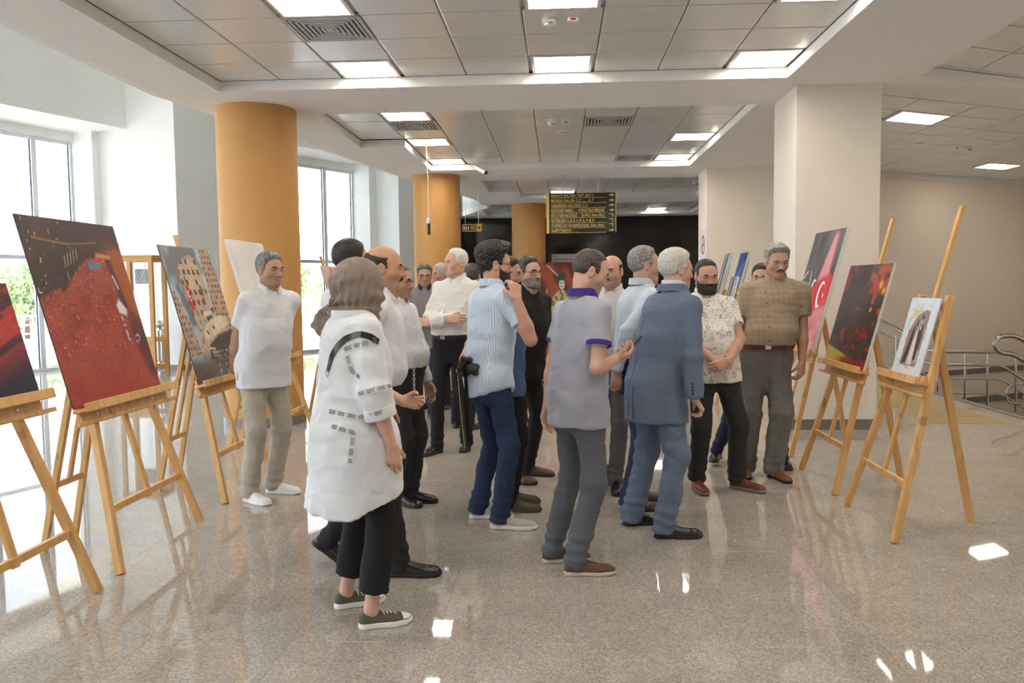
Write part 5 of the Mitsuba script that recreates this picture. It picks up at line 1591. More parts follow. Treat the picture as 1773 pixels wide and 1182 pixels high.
J18 = visitor('man in dark grey shirt and navy trousers, hidden behind the man in the checked shirt', (1354, 806), (1240, 800), (1318, 456), 190, (200, -4, 0),
    {'L': W(w=(-.25, .05, .82)), 'R': W(w=(.27, .05, .82)), 'hidden': 'LR'}, SHORT('cloth_greyshirt', slen=.8), W(m='cloth_navy', hem=.03), W(m='leather_black', sm='rubber_black', label='black leather shoe'), hair=W(**DARKH, t=.008), collar=W(m='cloth_greyshirt'), skin=(.47, .28, .2), q=1.25, hipx=.9)

# ------------------------------------------------------------------ small parts of the clothes
def cloth_ray(J, o, d):
    V, F = J['shirt']
    a, b, c = V[F[:, 0]], V[F[:, 1]], V[F[:, 2]]
    e1, e2 = b-a, c-a
    h = np.cross(d, e2); det = (e1*h).sum(1)
    with np.errstate(all='ignore'):
        s = o-a; uu = (s*h).sum(1)/det; q = np.cross(s, e1); vv = (q@d)/det; tt = (e2*q).sum(1)/det
    ok = (uu > -1e-6) & (vv > -1e-6) & (uu+vv < 1+1e-6) & (tt > 0)
    if not ok.any(): return None
    i = np.argmin(np.where(ok, tt, 1e9)); n = np.cross(e1[i], e2[i]); n /= np.linalg.norm(n)
    return o+d*tt[i], n if n@d < 0 else -n
def down_cloth(J, x, z0, z1, side=1, n=26):
    """Points down the front (side 1) or the back (-1) of a shirt."""
    out = []
    for z in np.linspace(z0, z1, n):
        o = J['loc']((x, side*.9, z)); h = cloth_ray(J, o, -J['f']*side)
        if h is not None: out.append(h)
    return np.array([h[0] for h in out]), np.array([h[1] for h in out])
def ribbon(P, N, w, off, thick=.0014):
    P = P.copy(); P[1:-1] = (P[:-2]+P[1:-1]*2+P[2:])/4
    Tn = np.gradient(P, axis=0); Tn /= np.linalg.norm(Tn, axis=1, keepdims=True)+1e-9
    N = N-(N*Tn).sum(1, keepdims=True)*Tn; N /= np.linalg.norm(N, axis=1, keepdims=True)
    B = np.cross(N, Tn)
    return grid_sheet(np.stack([P-B*w/2+N*(off-.0015), P-B*w*.2+N*off, P+B*w*.2+N*off, P+B*w/2+N*(off-.0015)], 1), thick)
def placket(J, m, z1, bm=None, z0=None, x=0.0, nb=6, w=.03):
    k = J['k']; z0 = z0 or 1.43*k
    P, N = down_cloth(J, x, z0, z1*k)
    if len(P) < 4: return
    J['part']('placket', ribbon(P, N, w, .0025), m, smooth=50)
    if bm:
        for i in np.linspace(2, len(P)-2, nb).astype(int):
            n_ = N[i]; c = P[i]+n_*.003
            J['part']('button', cyl(c, c+n_*.003, .0055, 10), bm)
placket(J1, 'cloth_white', 1.26, 'plastic_white', nb=2)
placket(J8, 'cloth_white_warm', 1.03, 'plastic_white')
placket(J16, 'cloth_floral', .85, 'plastic_white')
placket(J17, 'cloth_plaid', 1.03, 'leather_olive', nb=5)
placket(J6, 'cloth_greypolo', 1.27, 'plastic_black', nb=2)
placket(J11, 'cloth_black', 1.24, 'plastic_black', nb=2)
placket(J13, 'cloth_white_warm', 1.05, 'plastic_white')
placket(J5, 'cloth_white', 1.05, 'plastic_white')
def sleeve_band(J, s, t, r0, r1, m, w=.03):
    S_, E_ = J['sh'][s], J['el'][s]; u = (E_-S_); L = np.linalg.norm(u); u /= L
    c = S_+u*L*t; a = np.cross(u, [.31, .2, .93]); a /= np.linalg.norm(a); b = np.cross(u, a)
    P = []
    for i in range(36):
        q = a*math.cos(i*math.pi/18)+b*math.sin(i*math.pi/18)
        P.append([c-u*w+q*(r0+.0), c-u*w*.9+q*(r0+.006), c+u*.0+q*(r1+.006), c+u*.002+q*(r1-.008)])
    J['part']('sleeve_band', grid_sheet(np.array(P), 0, closed_u=True), m, smooth=50)
k12 = J12['k']
for s in 'LR': sleeve_band(J12, s, .605, .0615*k12, .0625*k12, 'cloth_purpletrim', .022)
# the jacket: back seam with vent, pocket flap, cuff buttons
P, N = down_cloth(J15, .0, 1.40*J15['k'], .93*J15['k'], -1); J15['part']('back_seam', ribbon(P, N, .004, .0015), 'cloth_suitnavy', smooth=50)
P, N = down_cloth(J15, .0, .93*J15['k'], .71*J15['k'], -1); J15['part']('vent_flap', ribbon(P+J15['r']*.02, N, .045, .006), 'cloth_suit', smooth=50); J15['part']('vent_seam', ribbon(P-J15['r']*.004, N, .006, .0035), 'cloth_navy', smooth=50)
E_, W_ = J15['el']['R'], J15['wr']['R']; u = (W_-E_)/np.linalg.norm(W_-E_)
out_ = -J15['f']*.75+J15['r']*.65; out_ -= (out_@u)*u; out_ /= np.linalg.norm(out_)
for i in range(4):
    c = W_-u*(.03+.02*i)+out_*.05*J15['k']
    J15['part']('cuff_button', cyl(c-out_*.004, c+out_*.008, .0085, 12), 'plastic_black', smooth=40)

# ------------------------------------------------------------------ pictures: one set of painted surfaces, picture k lies in k <= u < k+1
def half(x, y, a, b, s=.012):
    """1 on the left of the line a -> b."""
    dx, dy = b[0]-a[0], b[1]-a[1]; L = math.hypot(dx, dy)
    return smoothstep(-s, s, ((y-a[1])*dx-(x-a[0])*dy)/L)
def poly(x, y, P, s=.008):
    """A convex polygon, counter-clockwise."""
    m = None
    for a, b in zip(P, P[1:]+P[:1]):
        h = half(x, y, a, b, s); m = h if m is None else dr.minimum(m, h)
    return m
def seg(x, y, a, b, w, s=.006):
    dx, dy = b[0]-a[0], b[1]-a[1]; L2 = dx*dx+dy*dy
    t = dr.clip(((x-a[0])*dx+(y-a[1])*dy)/L2, 0, 1)
    d = dr.sqrt(dr.square(x-a[0]-t*dx)+dr.square(y-a[1]-t*dy))
    return 1-smoothstep(w-s, w+s, d)
def disc(x, y, c, r, s=.008, ay=1.0):
    return 1-smoothstep(r-s, r+s, dr.sqrt(dr.square(x-c[0])+dr.square((y-c[1])*ay)))
def crescent(x, y, c, r, ay=1.0, off=.28):
    return disc(x, y, c, r, .006, ay)*(1-disc(x, y, (c[0]+r*off, c[1]), r*.8, .006, ay))
def over(base, col, m): return base*(1-m)+mi.Color3f(*col)*m

def pic_crowd(x, y):
    n1, n2, n3 = fbm(x*9, y*9, 1.0), noise(x*95, y*70, 2.0), noise(x*150, y*120, 5.0)
    red = mix((.12, .012, .009), (.34, .045, .028), n1*.75+n2*.4)
    red = over(red, (.62, .22, .17), smoothstep(.80, .93, n3)*.8)
    red = over(red, (.38, .055, .012), smoothstep(.55, .0, y)*.45)
    edge_ = .57+.04*smoothstep(.0, .2, x)+.18*smoothstep(.2, .62, x)+.05*smoothstep(.6, .85, x)+(n2-.5)*.03
    dark = mix((.012, .007, .006), (.05, .016, .012), fbm(x*6, y*9, 3.0))
    dark = over(dark, (.13, .045, .015), smoothstep(.55, .95, x)*smoothstep(.95, .8, y)*.9)
    dark = over(dark, (.28, .13, .03), seg(x, y, (.1, .885), (.42, .865), .004)*.8+seg(x, y, (.42, .865), (.72, .885), .004)*.6)
    dark = over(dark, (.55, .48, .38), smoothstep(.88, .95, noise(x*60, y*45, 8.0))*smoothstep(.55, .3, x)*.8)
    for i in range(5):
        dark = over(dark, (.45, .4, .35), seg(x, y, (.33+i*.035, .735+i*.012), (.35+i*.035, .80+i*.012), .0022, .002)*.9)
    c = dark*smoothstep(edge_-.012, edge_+.012, y)+red*(1-smoothstep(edge_-.012, edge_+.012, y))
    c = over(c, (.30, .075, .012), poly(x, y, [(.83, .62), (.97, .30), (1.02, .5), (1.02, .86), (.86, .84)], .03)*.85)
    c = over(c, (.05, .012, .012), seg(x, y, (.80, .80), (.86, .52), .03, .02)*.9)
    c = over(c, (.06, .016, .016), poly(x, y, [(.84, .36), (.92, .10), (1.02, .05), (1.02, .40), (.9, .5)], .04)*.85)
    c = over(c, (.28, .02, .014), smoothstep(.25, .05, y)*smoothstep(.9, .6, x)*.5)
    c = over(c, (.62, .56, .55), poly(x, y, [(.765, .475), (.84, .455), (.86, .49), (.80, .555), (.755, .52)], .012))
    c = over(c, (.5, .42, .42), (seg(x, y, (.775, .44), (.79, .30), .012, .012)+seg(x, y, (.86, .3), (.90, .325), .018, .014))*smoothstep(.35, .6, noise(x*60, y*60, 9.0)))
    c = over(c, (.05, .19, .27), poly(x, y, [(.57, .735), (.70, .735), (.71, .765), (.58, .775)]))
    c = over(c, (.45, .19, .04), poly(x, y, [(.68, .80), (.84, .79), (.85, .815), (.69, .825)]))
    return over(c, (.5, .48, .5), seg(x, y, (.81, .69), (.835, .62), .008))

def windows(x, y, nx, ny, sh=0.0):
    a, b = (x+sh*y)*nx, y*ny
    fx, fy = a-dr.floor(a), b-dr.floor(b)
    m = smoothstep(.22, .32, fx)*smoothstep(.80, .70, fx)*smoothstep(.25, .35, fy)*smoothstep(.85, .75, fy)
    return m*smoothstep(.15, .3, cell_rand(dr.floor(a), dr.floor(b), 2))
def pic_ruin(x, y):
    n = fbm(x*7, y*7, 1.0); f = noise(x*70, y*70, 2.0)
    c = mix((.27, .37, .46), (.44, .52, .58), n)
    smoke = smoothstep(.42, .60, fbm(x*4+1, y*4, 6.0)+.22*smoothstep(.45, .95, y)-.25*smoothstep(.45, .9, x))
    c = over(c, (.10, .10, .11), smoke*.9)
    c = over(c, (.16, .16, .17), smoothstep(.62, .95, y)*smoothstep(.75, .2, x)*.6)
    tan = mix((.30, .20, .135), (.56, .42, .31), fbm(x*14, y*14, 4.0)*.8+f*.25)
    w1 = windows(x, y, 11, 13, .1)
    b1 = poly(x, y, [(.30, .33), (.69, .40), (.66, .84), (.61, .92), (.50, .945), (.34, .90), (.22, .83)], .012+0*x)
    c = c*(1-b1)+(tan*(1-.85*w1))*b1
    c = over(c, (.06, .05, .05), b1*smoothstep(.62, .75, fbm(x*16, y*12, 8.0))*.9)
    b2 = poly(x, y, [(.70, .36), (1.02, .30), (1.02, .66), (.93, 1.02), (.73, 1.02), (.72, .8)])
    tan2 = mix((.26, .16, .11), (.47, .33, .25), f*.5+fbm(x*12, y*20, 3.0)*.5)
    c = c*(1-b2)+tan2*(1-.75*windows(x, y, 16, 22, .2))*b2
    c = over(c, (.30, .42, .52), half(x, y, (1.0, .62), (.93, 1.0), .01)*0+poly(x, y, [(.95, 1.02), (1.0, .70), (1.02, .7), (1.02, 1.02)])*.9)
    b3 = poly(x, y, [(-.02, .2), (.24, .2), (.17, .42), (.06, .67), (-.02, .67)])
    c = c*(1-b3)+mix((.27, .17, .13), (.5, .36, .28), f)*(1-.7*windows(x, y, 22, 22, -.3))*b3
    rub = poly(x, y, [(.22, .15), (.95, .15), (.9, .36), (.55, .45), (.3, .44)], .03)
    c = c*(1-rub)+mix((.22, .17, .14), (.55, .45, .38), noise(x*40, y*40, 7.0))*rub
    fl_ = poly(x, y, [(.275, .525), (.335, .525), (.335, .715), (.275, .715)], .004)
    c = over(c, (.50, .018, .014), fl_)
    c = over(c, (.8, .78, .75), fl_*crescent(x, y, (.305, .645), .022, .8))
    c = over(c, (.8, .78, .75), disc(x, y, (.312, .60), .008, .004))
    tk = poly(x, y, [(.36, .27), (.62, .33), (.93, .37), (.92, .46), (.78, .475), (.52, .44), (.38, .36)], .01)
    c = c*(1-tk)+mix((.42, .36, .26), (.68, .60, .46), fbm(x*18, y*18, 5.0))*tk
    c = over(c, (.06, .055, .05), seg(x, y, (.53, .455), (.68, .52), .022)+seg(x, y, (.44, .36), (.46, .345), .012)+seg(x, y, (.58, .39), (.60, .38), .010))
    c = over(c, (.62, .56, .46), seg(x, y, (.48, .49), (.64, .50), .018, .012)*.8)
    td = poly(x, y, [(.35, .15), (.62, .06), (.95, .08), (.95, .36), (.62, .32), (.42, .26)], .012)
    c = over(c, (.035, .03, .028), td*.94)
    for i in range(4):
        c = over(c, (.55, .5, .42), seg(x, y, (.40+.035*i, .235-.03*i), (.50+.04*i, .225-.03*i), .009, .006)*.8)
    gr = smoothstep(.22, .10, y-.06*x)
    c = over(c, (.10, .075, .062), gr*.9)
    return over(c, (.62, .58, .52), gr*smoothstep(.72, .85, noise(x*50, y*60, 3.0))*smoothstep(.3, .6, x)*.8)

def pic_grey(x, y):
    n = fbm(x*5, y*5, 2.0)
    c = mix((.50, .50, .50), (.66, .66, .655), n)
    h_ = .50-.12*x+.16*dr.square(x-.3)+(noise(x*9, .5, 1.0)-.5)*.10
    g = smoothstep(h_+.02, h_-.02, y)
    c = c*(1-g)+mix((.20, .165, .12), (.44, .40, .34), fbm(x*12, y*12, 5.0))*g
    c = over(c, (.10, .09, .08), poly(x, y, [(.62, .05), (.70, .04), (.80, .55), (.72, .62)], .02)*.8)
    c = over(c, (.05, .05, .055), seg(x, y, (.64, .20), (.76, .42), .012)+seg(x, y, (.70, .12), (.78, .26), .010))
    return over(c, (.13, .12, .11), disc(x, y, (.88, .10), .10, .05)*.7)

def pic_stroke(x, y):
    t = fbm((x*.85+y*.5)*3, (y*.85-x*.5)*17, 2.0)
    c = mix((.045, .006, .009), (.42, .025, .02), smoothstep(.35, .78, t))
    c = over(c, (.010, .010, .022), smoothstep(.62, .12, y+.5*(1-x)-.12*t))
    return c*(.7+.6*noise(x*160, y*160, 3.0))

def pic_wedding(x, y):
    c = mix((.52, .62, .73), (.62, .70, .78), fbm(x*5, y*5, 1.0))
    fx, fy = dr.abs(x-.5), dr.abs(y-.5)
    inn = smoothstep(.36, .345, fx)*smoothstep(.43, .42, fy)
    o = fbm(x*13, y*15, 4.0)
    orn = mix((.66, .655, .62), (.34, .45, .57), smoothstep(.46, .58, o))
    orn = over(orn, (.74, .72, .64), smoothstep(.58, .66, o))
    c = c*(1-inn)+orn*inn
    ph = poly(x, y, [(.21, .14), (.79, .14), (.79, .84), (.62, .85), (.38, .77), (.21, .56)], .012)
    c = over(c, (.24, .19, .21), ph)
    c = over(c, (.56, .48, .20), poly(x, y, [(.22, .66), (.40, .78), (.56, .83), (.22, .86)], .01)*.8)
    c = over(c, (.52, .50, .22), poly(x, y, [(.62, .2), (.76, .2), (.76, .34), (.66, .36)], .02)*.7)
    c = over(c, (.045, .035, .045), poly(x, y, [(.26, .17), (.40, .17), (.44, .5), (.42, .66), (.36, .60)], .01))
    c = over(c, (.045, .035, .045), poly(x, y, [(.58, .20), (.70, .22), (.72, .52), (.68, .66), (.58, .67), (.54, .5)], .01))
    c = over(c, (.70, .58, .52), poly(x, y, [(.36, .16), (.63, .16), (.58, .42), (.55, .62), (.47, .62), (.46, .44)], .012))
    for i in range(4):
        c = over(c, (.50, .38, .34), seg(x, y, (.41+.055*i, .17), (.49+.018*i, .42), .004, .004)*.6)
    c = over(c, (.55, .36, .28), disc(x, y, (.505, .665), .037, .008, .75)+disc(x, y, (.60, .72), .036, .008, .75))
    c = over(c, (.04, .028, .026), disc(x, y, (.50, .70), .042, .01, 1.0)*half(x, y, (.55, .675), (.4, .68), .006)*0+disc(x, y, (.475, .675), .03, .008, .6)+disc(x, y, (.60, .755), .038, .008, 1.3))
    c = over(c, (.80, .78, .76), poly(x, y, [(.585, .60), (.62, .60), (.61, .67), (.59, .67)], .004))
    return over(c, (.45, .12, .14), poly(x, y, [(.42, .10), (.60, .10), (.56, .125), (.46, .125)], .01)*smoothstep(.4, .6, noise(x*70, y*60, 2.0)))

def pic_fire(x, y):
    t = fbm(x*4, y*3, 1.0); f = fbm(x*13, y*16, 3.0)
    c = mix((.018, .018, .020), (.085, .06, .06), t)
    c = over(c, (.20, .03, .03), smoothstep(.5, .72, fbm(x*6, y*3, 5.0))*smoothstep(.45, .8, y)*.9)
    c = over(c, (.32, .055, .025), poly(x, y, [(.55, .70), (1.02, .74), (1.02, 1.02), (.62, 1.02)], .06)*smoothstep(.42, .6, f+.08))
    c = over(c, (.38, .07, .015), smoothstep(.66, .80, f)*smoothstep(.35, .6, x)*smoothstep(.15, .3, y)*smoothstep(.85, .6, y))
    c = over(c, (.62, .34, .03), (disc(x, y, (.86, .80), .035, .02)+disc(x, y, (.95, .74), .03, .02)+disc(x, y, (.78, .56), .022, .015))*.9)
    c = over(c, (.24, .025, .015), smoothstep(.52, .70, f)*smoothstep(.5, .3, y)*.9)
    c = over(c, (.04, .018, .014), smoothstep(.55, .65, fbm(x*20, y*26, 7.0))*smoothstep(.45, .2, y)*.8)
    y0 = .17-.14*x
    c = over(c, (.50, .33, .05), smoothstep(y0+.015, y0-.01, y)*smoothstep(.65, .35, x))
    return over(c, (.25, .02, .015), smoothstep(.10, .05, y)*smoothstep(.2, .5, x)*.9)

def pic_flags(x, y):
    t = fbm(x*5, y*3, 1.0)
    c = mix((.030, .028, .034), (.145, .135, .15), t)
    c = over(c, (.60, .24, .27), poly(x, y, [(.42, .35), (.70, .30), (.84, .58), (.82, .95), (.72, .97), (.60, .75)], .05)*smoothstep(.3, .5, fbm(x*8, y*5, 3.0)+.12))
    red = mix((.36, .012, .02), (.62, .05, .06), fbm(x*9, y*9, 5.0))
    a = poly(x, y, [(-.02, .28), (.32, .30), (.36, .52), (.22, .66), (.10, .55), (.0, .68)], .02)
    b = poly(x, y, [(.36, .30), (1.02, .25), (1.02, .62), (.78, .62), (.45, .56)], .03)
    m = dr.maximum(a, b)
    c = c*(1-m)+red*m
    lo = smoothstep(.36, .26, y+(t-.5)*.2)
    c = c*(1-lo)+mix((.45, .06, .08), (.66, .33, .36), fbm(x*7, y*9, 8.0))*lo
    w = (.82, .78, .76)
    c = over(c, w, crescent(x, y, (.74, .46), .095, .85)+crescent(x, y, (.44, .50), .075, .85)*.8+crescent(x, y, (.16, .46), .08, .85)*.9)
    c = over(c, w, disc(x, y, (.83, .455), .016)+seg(x, y, (.02, .60), (.12, .66), .006)+seg(x, y, (.24, .66), (.30, .44), .006))
    return over(c, (.30, .30, .46), disc(x, y, (.30, .16), .12, .08)*smoothstep(.4, .6, noise(x*14, y*14, 6.0))*.8)

def pic_blue(x, y):
    t = fbm(x*5, y*4, 2.0)
    c = mix((.010, .035, .16), (.09, .26, .56), smoothstep(.95, .15, y)*.75+(t-.5)*.5)
    c = over(c, (.30, .52, .72), (seg(x, y, (.1, .55), (.85, .85), .02, .03)+seg(x, y, (.2, .5), (.6, .9), .02, .03))*.35)
    c = over(c, (.08, .20, .035), smoothstep(.52, .62, fbm(x*9, y*9, 4.0))*smoothstep(.42, .25, y)*smoothstep(.75, .5, x))
    f = poly(x, y, [(.60, .28), (.92, .28), (.96, .50), (.66, .50)], .015)
    c = over(c, (.52, .03, .03), f)
    return over(c, (.82, .8, .78), f*crescent(x, y, (.78, .39), .085, 1.0))

def pic_streak(x, y):
    t = noise(x*9, y*1.5, 1.0)*.6+fbm(x*20, y*5, 3.0)*.4
    return mix((.06, .065, .075), (.42, .43, .45), smoothstep(.2, .8, t))

def pic_soldier(x, y):
    t = fbm((x+y)*4, (x-y)*2, 2.0)
    c = mix((.07, .012, .010), (.27, .05, .028), smoothstep(.3, .75, t))
    c = over(c, (.025, .02, .018), smoothstep(.45, .1, y)*smoothstep(.5, .9, x)*.7)
    c = over(c, (.45, .45, .5), seg(x, y, (.28, .95), (.52, .78), .010))
    camo = mix((.16, .13, .045), (.46, .38, .20), smoothstep(.4, .6, noise(x*26, y*26, 3.0)))
    body = poly(x, y, [(.34, -.02), (.84, -.02), (.78, .45), (.66, .54), (.54, .54), (.40, .42)], .02)
    c = c*(1-body)+camo*body
    c = over(c, (.56, .47, .36), disc(x, y, (.61, .64), .065, .012, .75))
    c = over(c, (.05, .04, .03), seg(x, y, (.575, .66), (.595, .66), .008, .004)+seg(x, y, (.625, .66), (.645, .66), .008, .004)+seg(x, y, (.59, .60), (.63, .60), .006, .004))
    c = over(c, (.022, .045, .025), poly(x, y, [(.53, .70), (.69, .70), (.71, .80), (.60, .84), (.52, .79)], .012))
    return over(c, (.55, .52, .46), poly(x, y, [(.20, .2), (.34, .2), (.33, .45), (.28, .56), (.22, .46)], .02)*smoothstep(.35, .55, noise(x*30, y*30, 5.0)))

def pic_pink(x, y):
    t = fbm(x*6, y*5, 2.0)
    c = mix((.52, .33, .29), (.68, .50, .45), t)
    c = over(c, (.55, .06, .07), disc(x, y, (.62, .84), .13, .06)*smoothstep(.35, .55, t+.12))
    return over(c, (.35, .10, .08), smoothstep(.55, .7, fbm(x*9, y*6, 5.0))*smoothstep(.6, .3, y)*.6)

PICS = [pic_crowd, pic_ruin, pic_grey, pic_stroke, pic_wedding, pic_fire, pic_flags, pic_blue, pic_streak, pic_soldier, pic_pink]
def paint(p, n, uv):
    k = dr.floor(uv.x); x, y = uv.x-k, uv.y
    c = mi.Color3f(.5)
    for i, fn in enumerate(PICS):
        on = (k > i-.5) & (k < i+.5)
        q = fn(x, y)
        c = mi.Color3f(dr.select(on, q.x, c.x), dr.select(on, q.y, c.y), dr.select(on, q.z, c.z))
    return dr.clip(c, .003, .9)
pbr('oil_paint', proc(paint), .42, .4)
pbr('canvas_side', (.62, .61, .59), .8, .2)

def pine(p, n, uv):
    t = noise(p.x*40+3*fbm(p.z*3, p.y*3, 1.0), p.y*40, p.z*3.5)
    k = smoothstep(.82, .9, noise(p.x*19, p.y*19, p.z*7))
    return over(mix((.50, .265, .085), (.66, .39, .155), t), (.25, .10, .03), k*.6)
pbr('pine', proc(pine), .38, .45)

# ------------------------------------------------------------------ easels with their pictures
LEAN = math.tan(math.radians(15.0))
def easel(fx, cy, face, spread, tray, label, pic_label, k, w, h, rear='double', mast=1.88, top=(1.46, .19), trayw=None, depth=.022, cy_pic=None, side='canvas_side', knobs=True):
    n = face
    E_ = thing('easel', label, 'easel')
    X = lambda z, o=0.0: fx-n*(z*LEAN)+n*o
    sd = (0, 1, 0)
    zt, yt = top
    ys = lambda z, s: cy+s*(spread/2+(yt-spread/2)*z/zt)
    for s in (-1, 1):
        part(E_, 'leg', beam((X(0), cy+s*spread/2, 0), (X(zt), cy+s*yt, zt), .042, .040, sd), 'pine')
    zb = .335
    part(E_, 'crossbar', beam((X(zb, .0), ys(zb, -1)+.012, zb), (X(zb, .0), ys(zb, 1)-.012, zb), .040, .024, (0, 0, 1)), 'pine')
    part(E_, 'mast', beam((X(zb-.03, -.0), cy, zb-.03), (X(mast, -.0), cy, mast), .042, .022, sd), 'pine', label='central mast')
    tw = trayw or max(.56, w+.06)
    e_z = np.array([-n*math.sin(math.radians(15)), 0, math.cos(math.radians(15))]); e_n = np.array([n*math.cos(math.radians(15)), 0, math.sin(math.radians(15))])
    F_ = lambda m: frame_mesh(m, np.array([X(tray), cy, tray]), e_n, np.array([0, 1.0, 0]), e_z)
    part(E_, 'back_board', F_(cbox(.018, .04, -tw/2+.03, tw/2-.03, -.10, .035)), 'pine')
    part(E_, 'ledge', F_(cbox(.018, .105, -tw/2, tw/2, -.024, -.002)), 'pine')
    part(E_, 'lip', F_(cbox(.092, .108, -tw/2, tw/2, -.03, .02)), 'pine')
    part(E_, 'lower_strip', F_(cbox(.04, .058, -tw/2-.03, tw/2+.05, -.098, -.075)), 'pine')
    if knobs:
        for s in (-1, 1):
            part(E_, 'bolt', F_(cyl((.038, s*tw*.3-.03, -.05), (.046, s*tw*.3-.03, -.05), .008, 10)), 'chrome')
    zh = 1.34
    if rear == 'double':
        for s in (-1, 1):
            part(E_, 'rear_leg', beam((X(zh, -.03), cy+s*.12, zh), (fx-n*.66, cy+s*.16, 0), .034, .034, sd), 'pine')
        q = .70
        zr = zh*(1-q); xr = X(zh, -.03)*(1-q)+(fx-n*.66)*q
        part(E_, 'rear_crossbar', beam((xr, cy-.15, zr), (xr, cy+.15, zr), .036, .02, (0, 0, 1)), 'pine')
        part(E_, 'rear_mast', beam((X(zh, -.03), cy, zh), (xr, cy, zr), .034, .02, sd), 'pine')
    else:
        part(E_, 'rear_leg', beam((X(zh, -.03), cy+.02, zh), (fx-n*.66, cy+.04, 0), .042, .040, sd), 'pine')
    part(E_, 'head_block', beam((X(zh+.05, -.018), cy-.20, zh+.05), (X(zh+.05, -.018), cy+.20, zh+.05), .05, .022, (0, 0, 1)), 'pine')
    pk = thing('painting', pic_label, 'painting')
    yo = (cy_pic or cy)-cy
    c = cbox(.0425, .0425+depth, yo-w/2, yo+w/2, .0, h, .001)
    part(pk, 'canvas', F_(c), side, label='unpainted canvas edge')
    a = .0425+depth+.0006
    ya, yb = (yo-w/2+.001, yo+w/2-.001)
    P_ = np.array([(a, ya, .001), (a, yb, .001), (a, yb, h-.001), (a, ya, h-.001)])
    m = F_(trimesh.Trimesh(P_, [(0, 1, 2), (0, 2, 3)], process=False))
    if m.face_normals[0][0]*n < 0: m.faces = m.faces[:, ::-1]
    # seen from the front, u runs from the viewer's left to right: +Y for pictures facing +X, -Y for those facing -X
    uu = [k+.0005, k+.9995, k+.9995, k+.0005] if n > 0 else [k+.9995, k+.0005, k+.0005, k+.9995]
    kk = child(pk, 'picture')
    scene[kk] = mikit.ply(m, 'oil_paint', uv=np.array([(uu[0], 0), (uu[1], 0), (uu[2], 1), (uu[3], 1)]))
    return E_, pk

easel(-2.375, 3.55, 1, 1.02, 1.02, 'pine easel at the left edge of the photo, cut by the frame', 'dark red and navy brushstroke painting cut by the left edge of the photo', 3, .92, .58, depth=.006, side='leather_black')
easel(-2.405, 4.84, 1, 1.02, .90, 'pine easel carrying the large red painting, second from the left edge', 'large painting of a red speckled field under a black sky, second from the left edge', 0, .99, 1.09, cy_pic=4.78, depth=.006, side='leather_black')
easel(-2.42, 6.30, 1, .98, .85, 'pine easel carrying the painting of ruined flats', 'painting of ruined flats, a tank and a red flag under smoke', 1, .90, 1.05, mast=1.97, depth=.006, side='leather_black')
easel(-2.54, 7.98, 1, 1.03, .86, 'pine easel behind the man in white polo, before the ochre column', 'pale grey sky and brown hillside painting behind the man in white polo', 2, .91, 1.17, depth=.03, cy_pic=7.9)
easel(-2.46, 10.35, 1, .8, .92, 'far pine easel before the farther window', 'pink painting with a red flower before the farther window', 10, .62, .92, mast=1.95, trayw=.7)
easel(1.985, 5.38, -1, .83, .935, 'nearest pine easel on the right with its mast raised high, carrying the wedding picture', 'small pale blue framed wedding picture of a couple, on the nearest right easel', 4, .41, .515, rear='single', mast=2.02, trayw=.60, depth=.008)
easel(2.01, 6.53, -1, .84, .895, 'pine easel carrying the dark fiery painting, second on the right', 'dark painting with orange fire and an ochre corner', 5, .88, .80, rear='single', mast=2.03, depth=.02, trayw=.93)
easel(2.06, 7.90, -1, .9, .92, 'pine easel behind the man in checked shirt, before the white pillar', 'large painting of red flags with white crescents and a pink flame', 6, .88, 1.13, rear='single', mast=1.9, depth=.03)
easel(2.02, 11.2, -1, .9, .97, 'pine easel carrying the blue painting', 'blue painting with a red flag, between the bearded man and the pillar', 7, .46, 1.0, rear='single', mast=1.85, depth=.03, trayw=.6)
easel(2.28, 13.65, -1, .9, 1.0, 'farthest pine easel on the right, beside the cream wall stub', 'grey streaked painting, farthest on the right beside the notice', 8, .5, 1.06, rear='single', mast=1.85, trayw=.6)
easel(1.72, 10.0, -1, .5, .93, 'pine easel hidden behind the man in the checked shirt', 'small grey streaked painting over the shoulder of the hidden man', 8, .36, .71, rear='single', mast=1.45, trayw=.5, top=(1.4, .17))

# the soldier painting, facing the viewer far back
sp = at(925, 448, 13.6); sq_ = at(1003, 448, 13.6)
E_ = thing('easel', 'pine easel hidden behind the group, carrying the soldier painting', 'easel')
cx_ = (sp[0]+sq_[0])/2; zt_ = sp[2]
for s in (-1, 1):
    part(E_, 'leg', beam((cx_+s*.42, 13.66, 0), (cx_+s*.17, 14.02, 1.4), .036, .036), 'pine')
part(E_, 'rear_leg', beam((cx_, 14.0, 1.35), (cx_, 14.55, 0), .036, .036), 'pine')
part(E_, 'crossbar', beam((cx_-.36, 13.745, .33), (cx_+.36, 13.745, .33), .04, .024, (0, 0, 1)), 'pine')
part(E_, 'ledge', cbox(cx_-.42, cx_+.42, 13.60, 13.88, .90, .925), 'pine')
pk = thing('painting', 'painting of a soldier in green cap on dark red, facing the viewer far back', 'painting')
w_, h_ = sq_[0]-sp[0], 1.03
o = np.array([cx_, 13.66, .927]); ez = np.array([0, math.sin(.2), math.cos(.2)]); ey = np.array([0, math.cos(.2), -math.sin(.2)]); ex = np.array([1.0, 0, 0])
part(pk, 'canvas', frame_mesh(cbox(-w_/2, w_/2, 0, .025, 0, h_, .001), o, ex, ey, ez), 'canvas_side')
m = frame_mesh(trimesh.Trimesh([(-w_/2, -.0006, 0), (w_/2, -.0006, 0), (w_/2, -.0006, h_), (-w_/2, -.0006, h_)], [(0, 1, 2), (0, 2, 3)], process=False), o, ex, ey, ez)
if m.face_normals[0][1] > 0: m.faces = m.faces[:, ::-1]
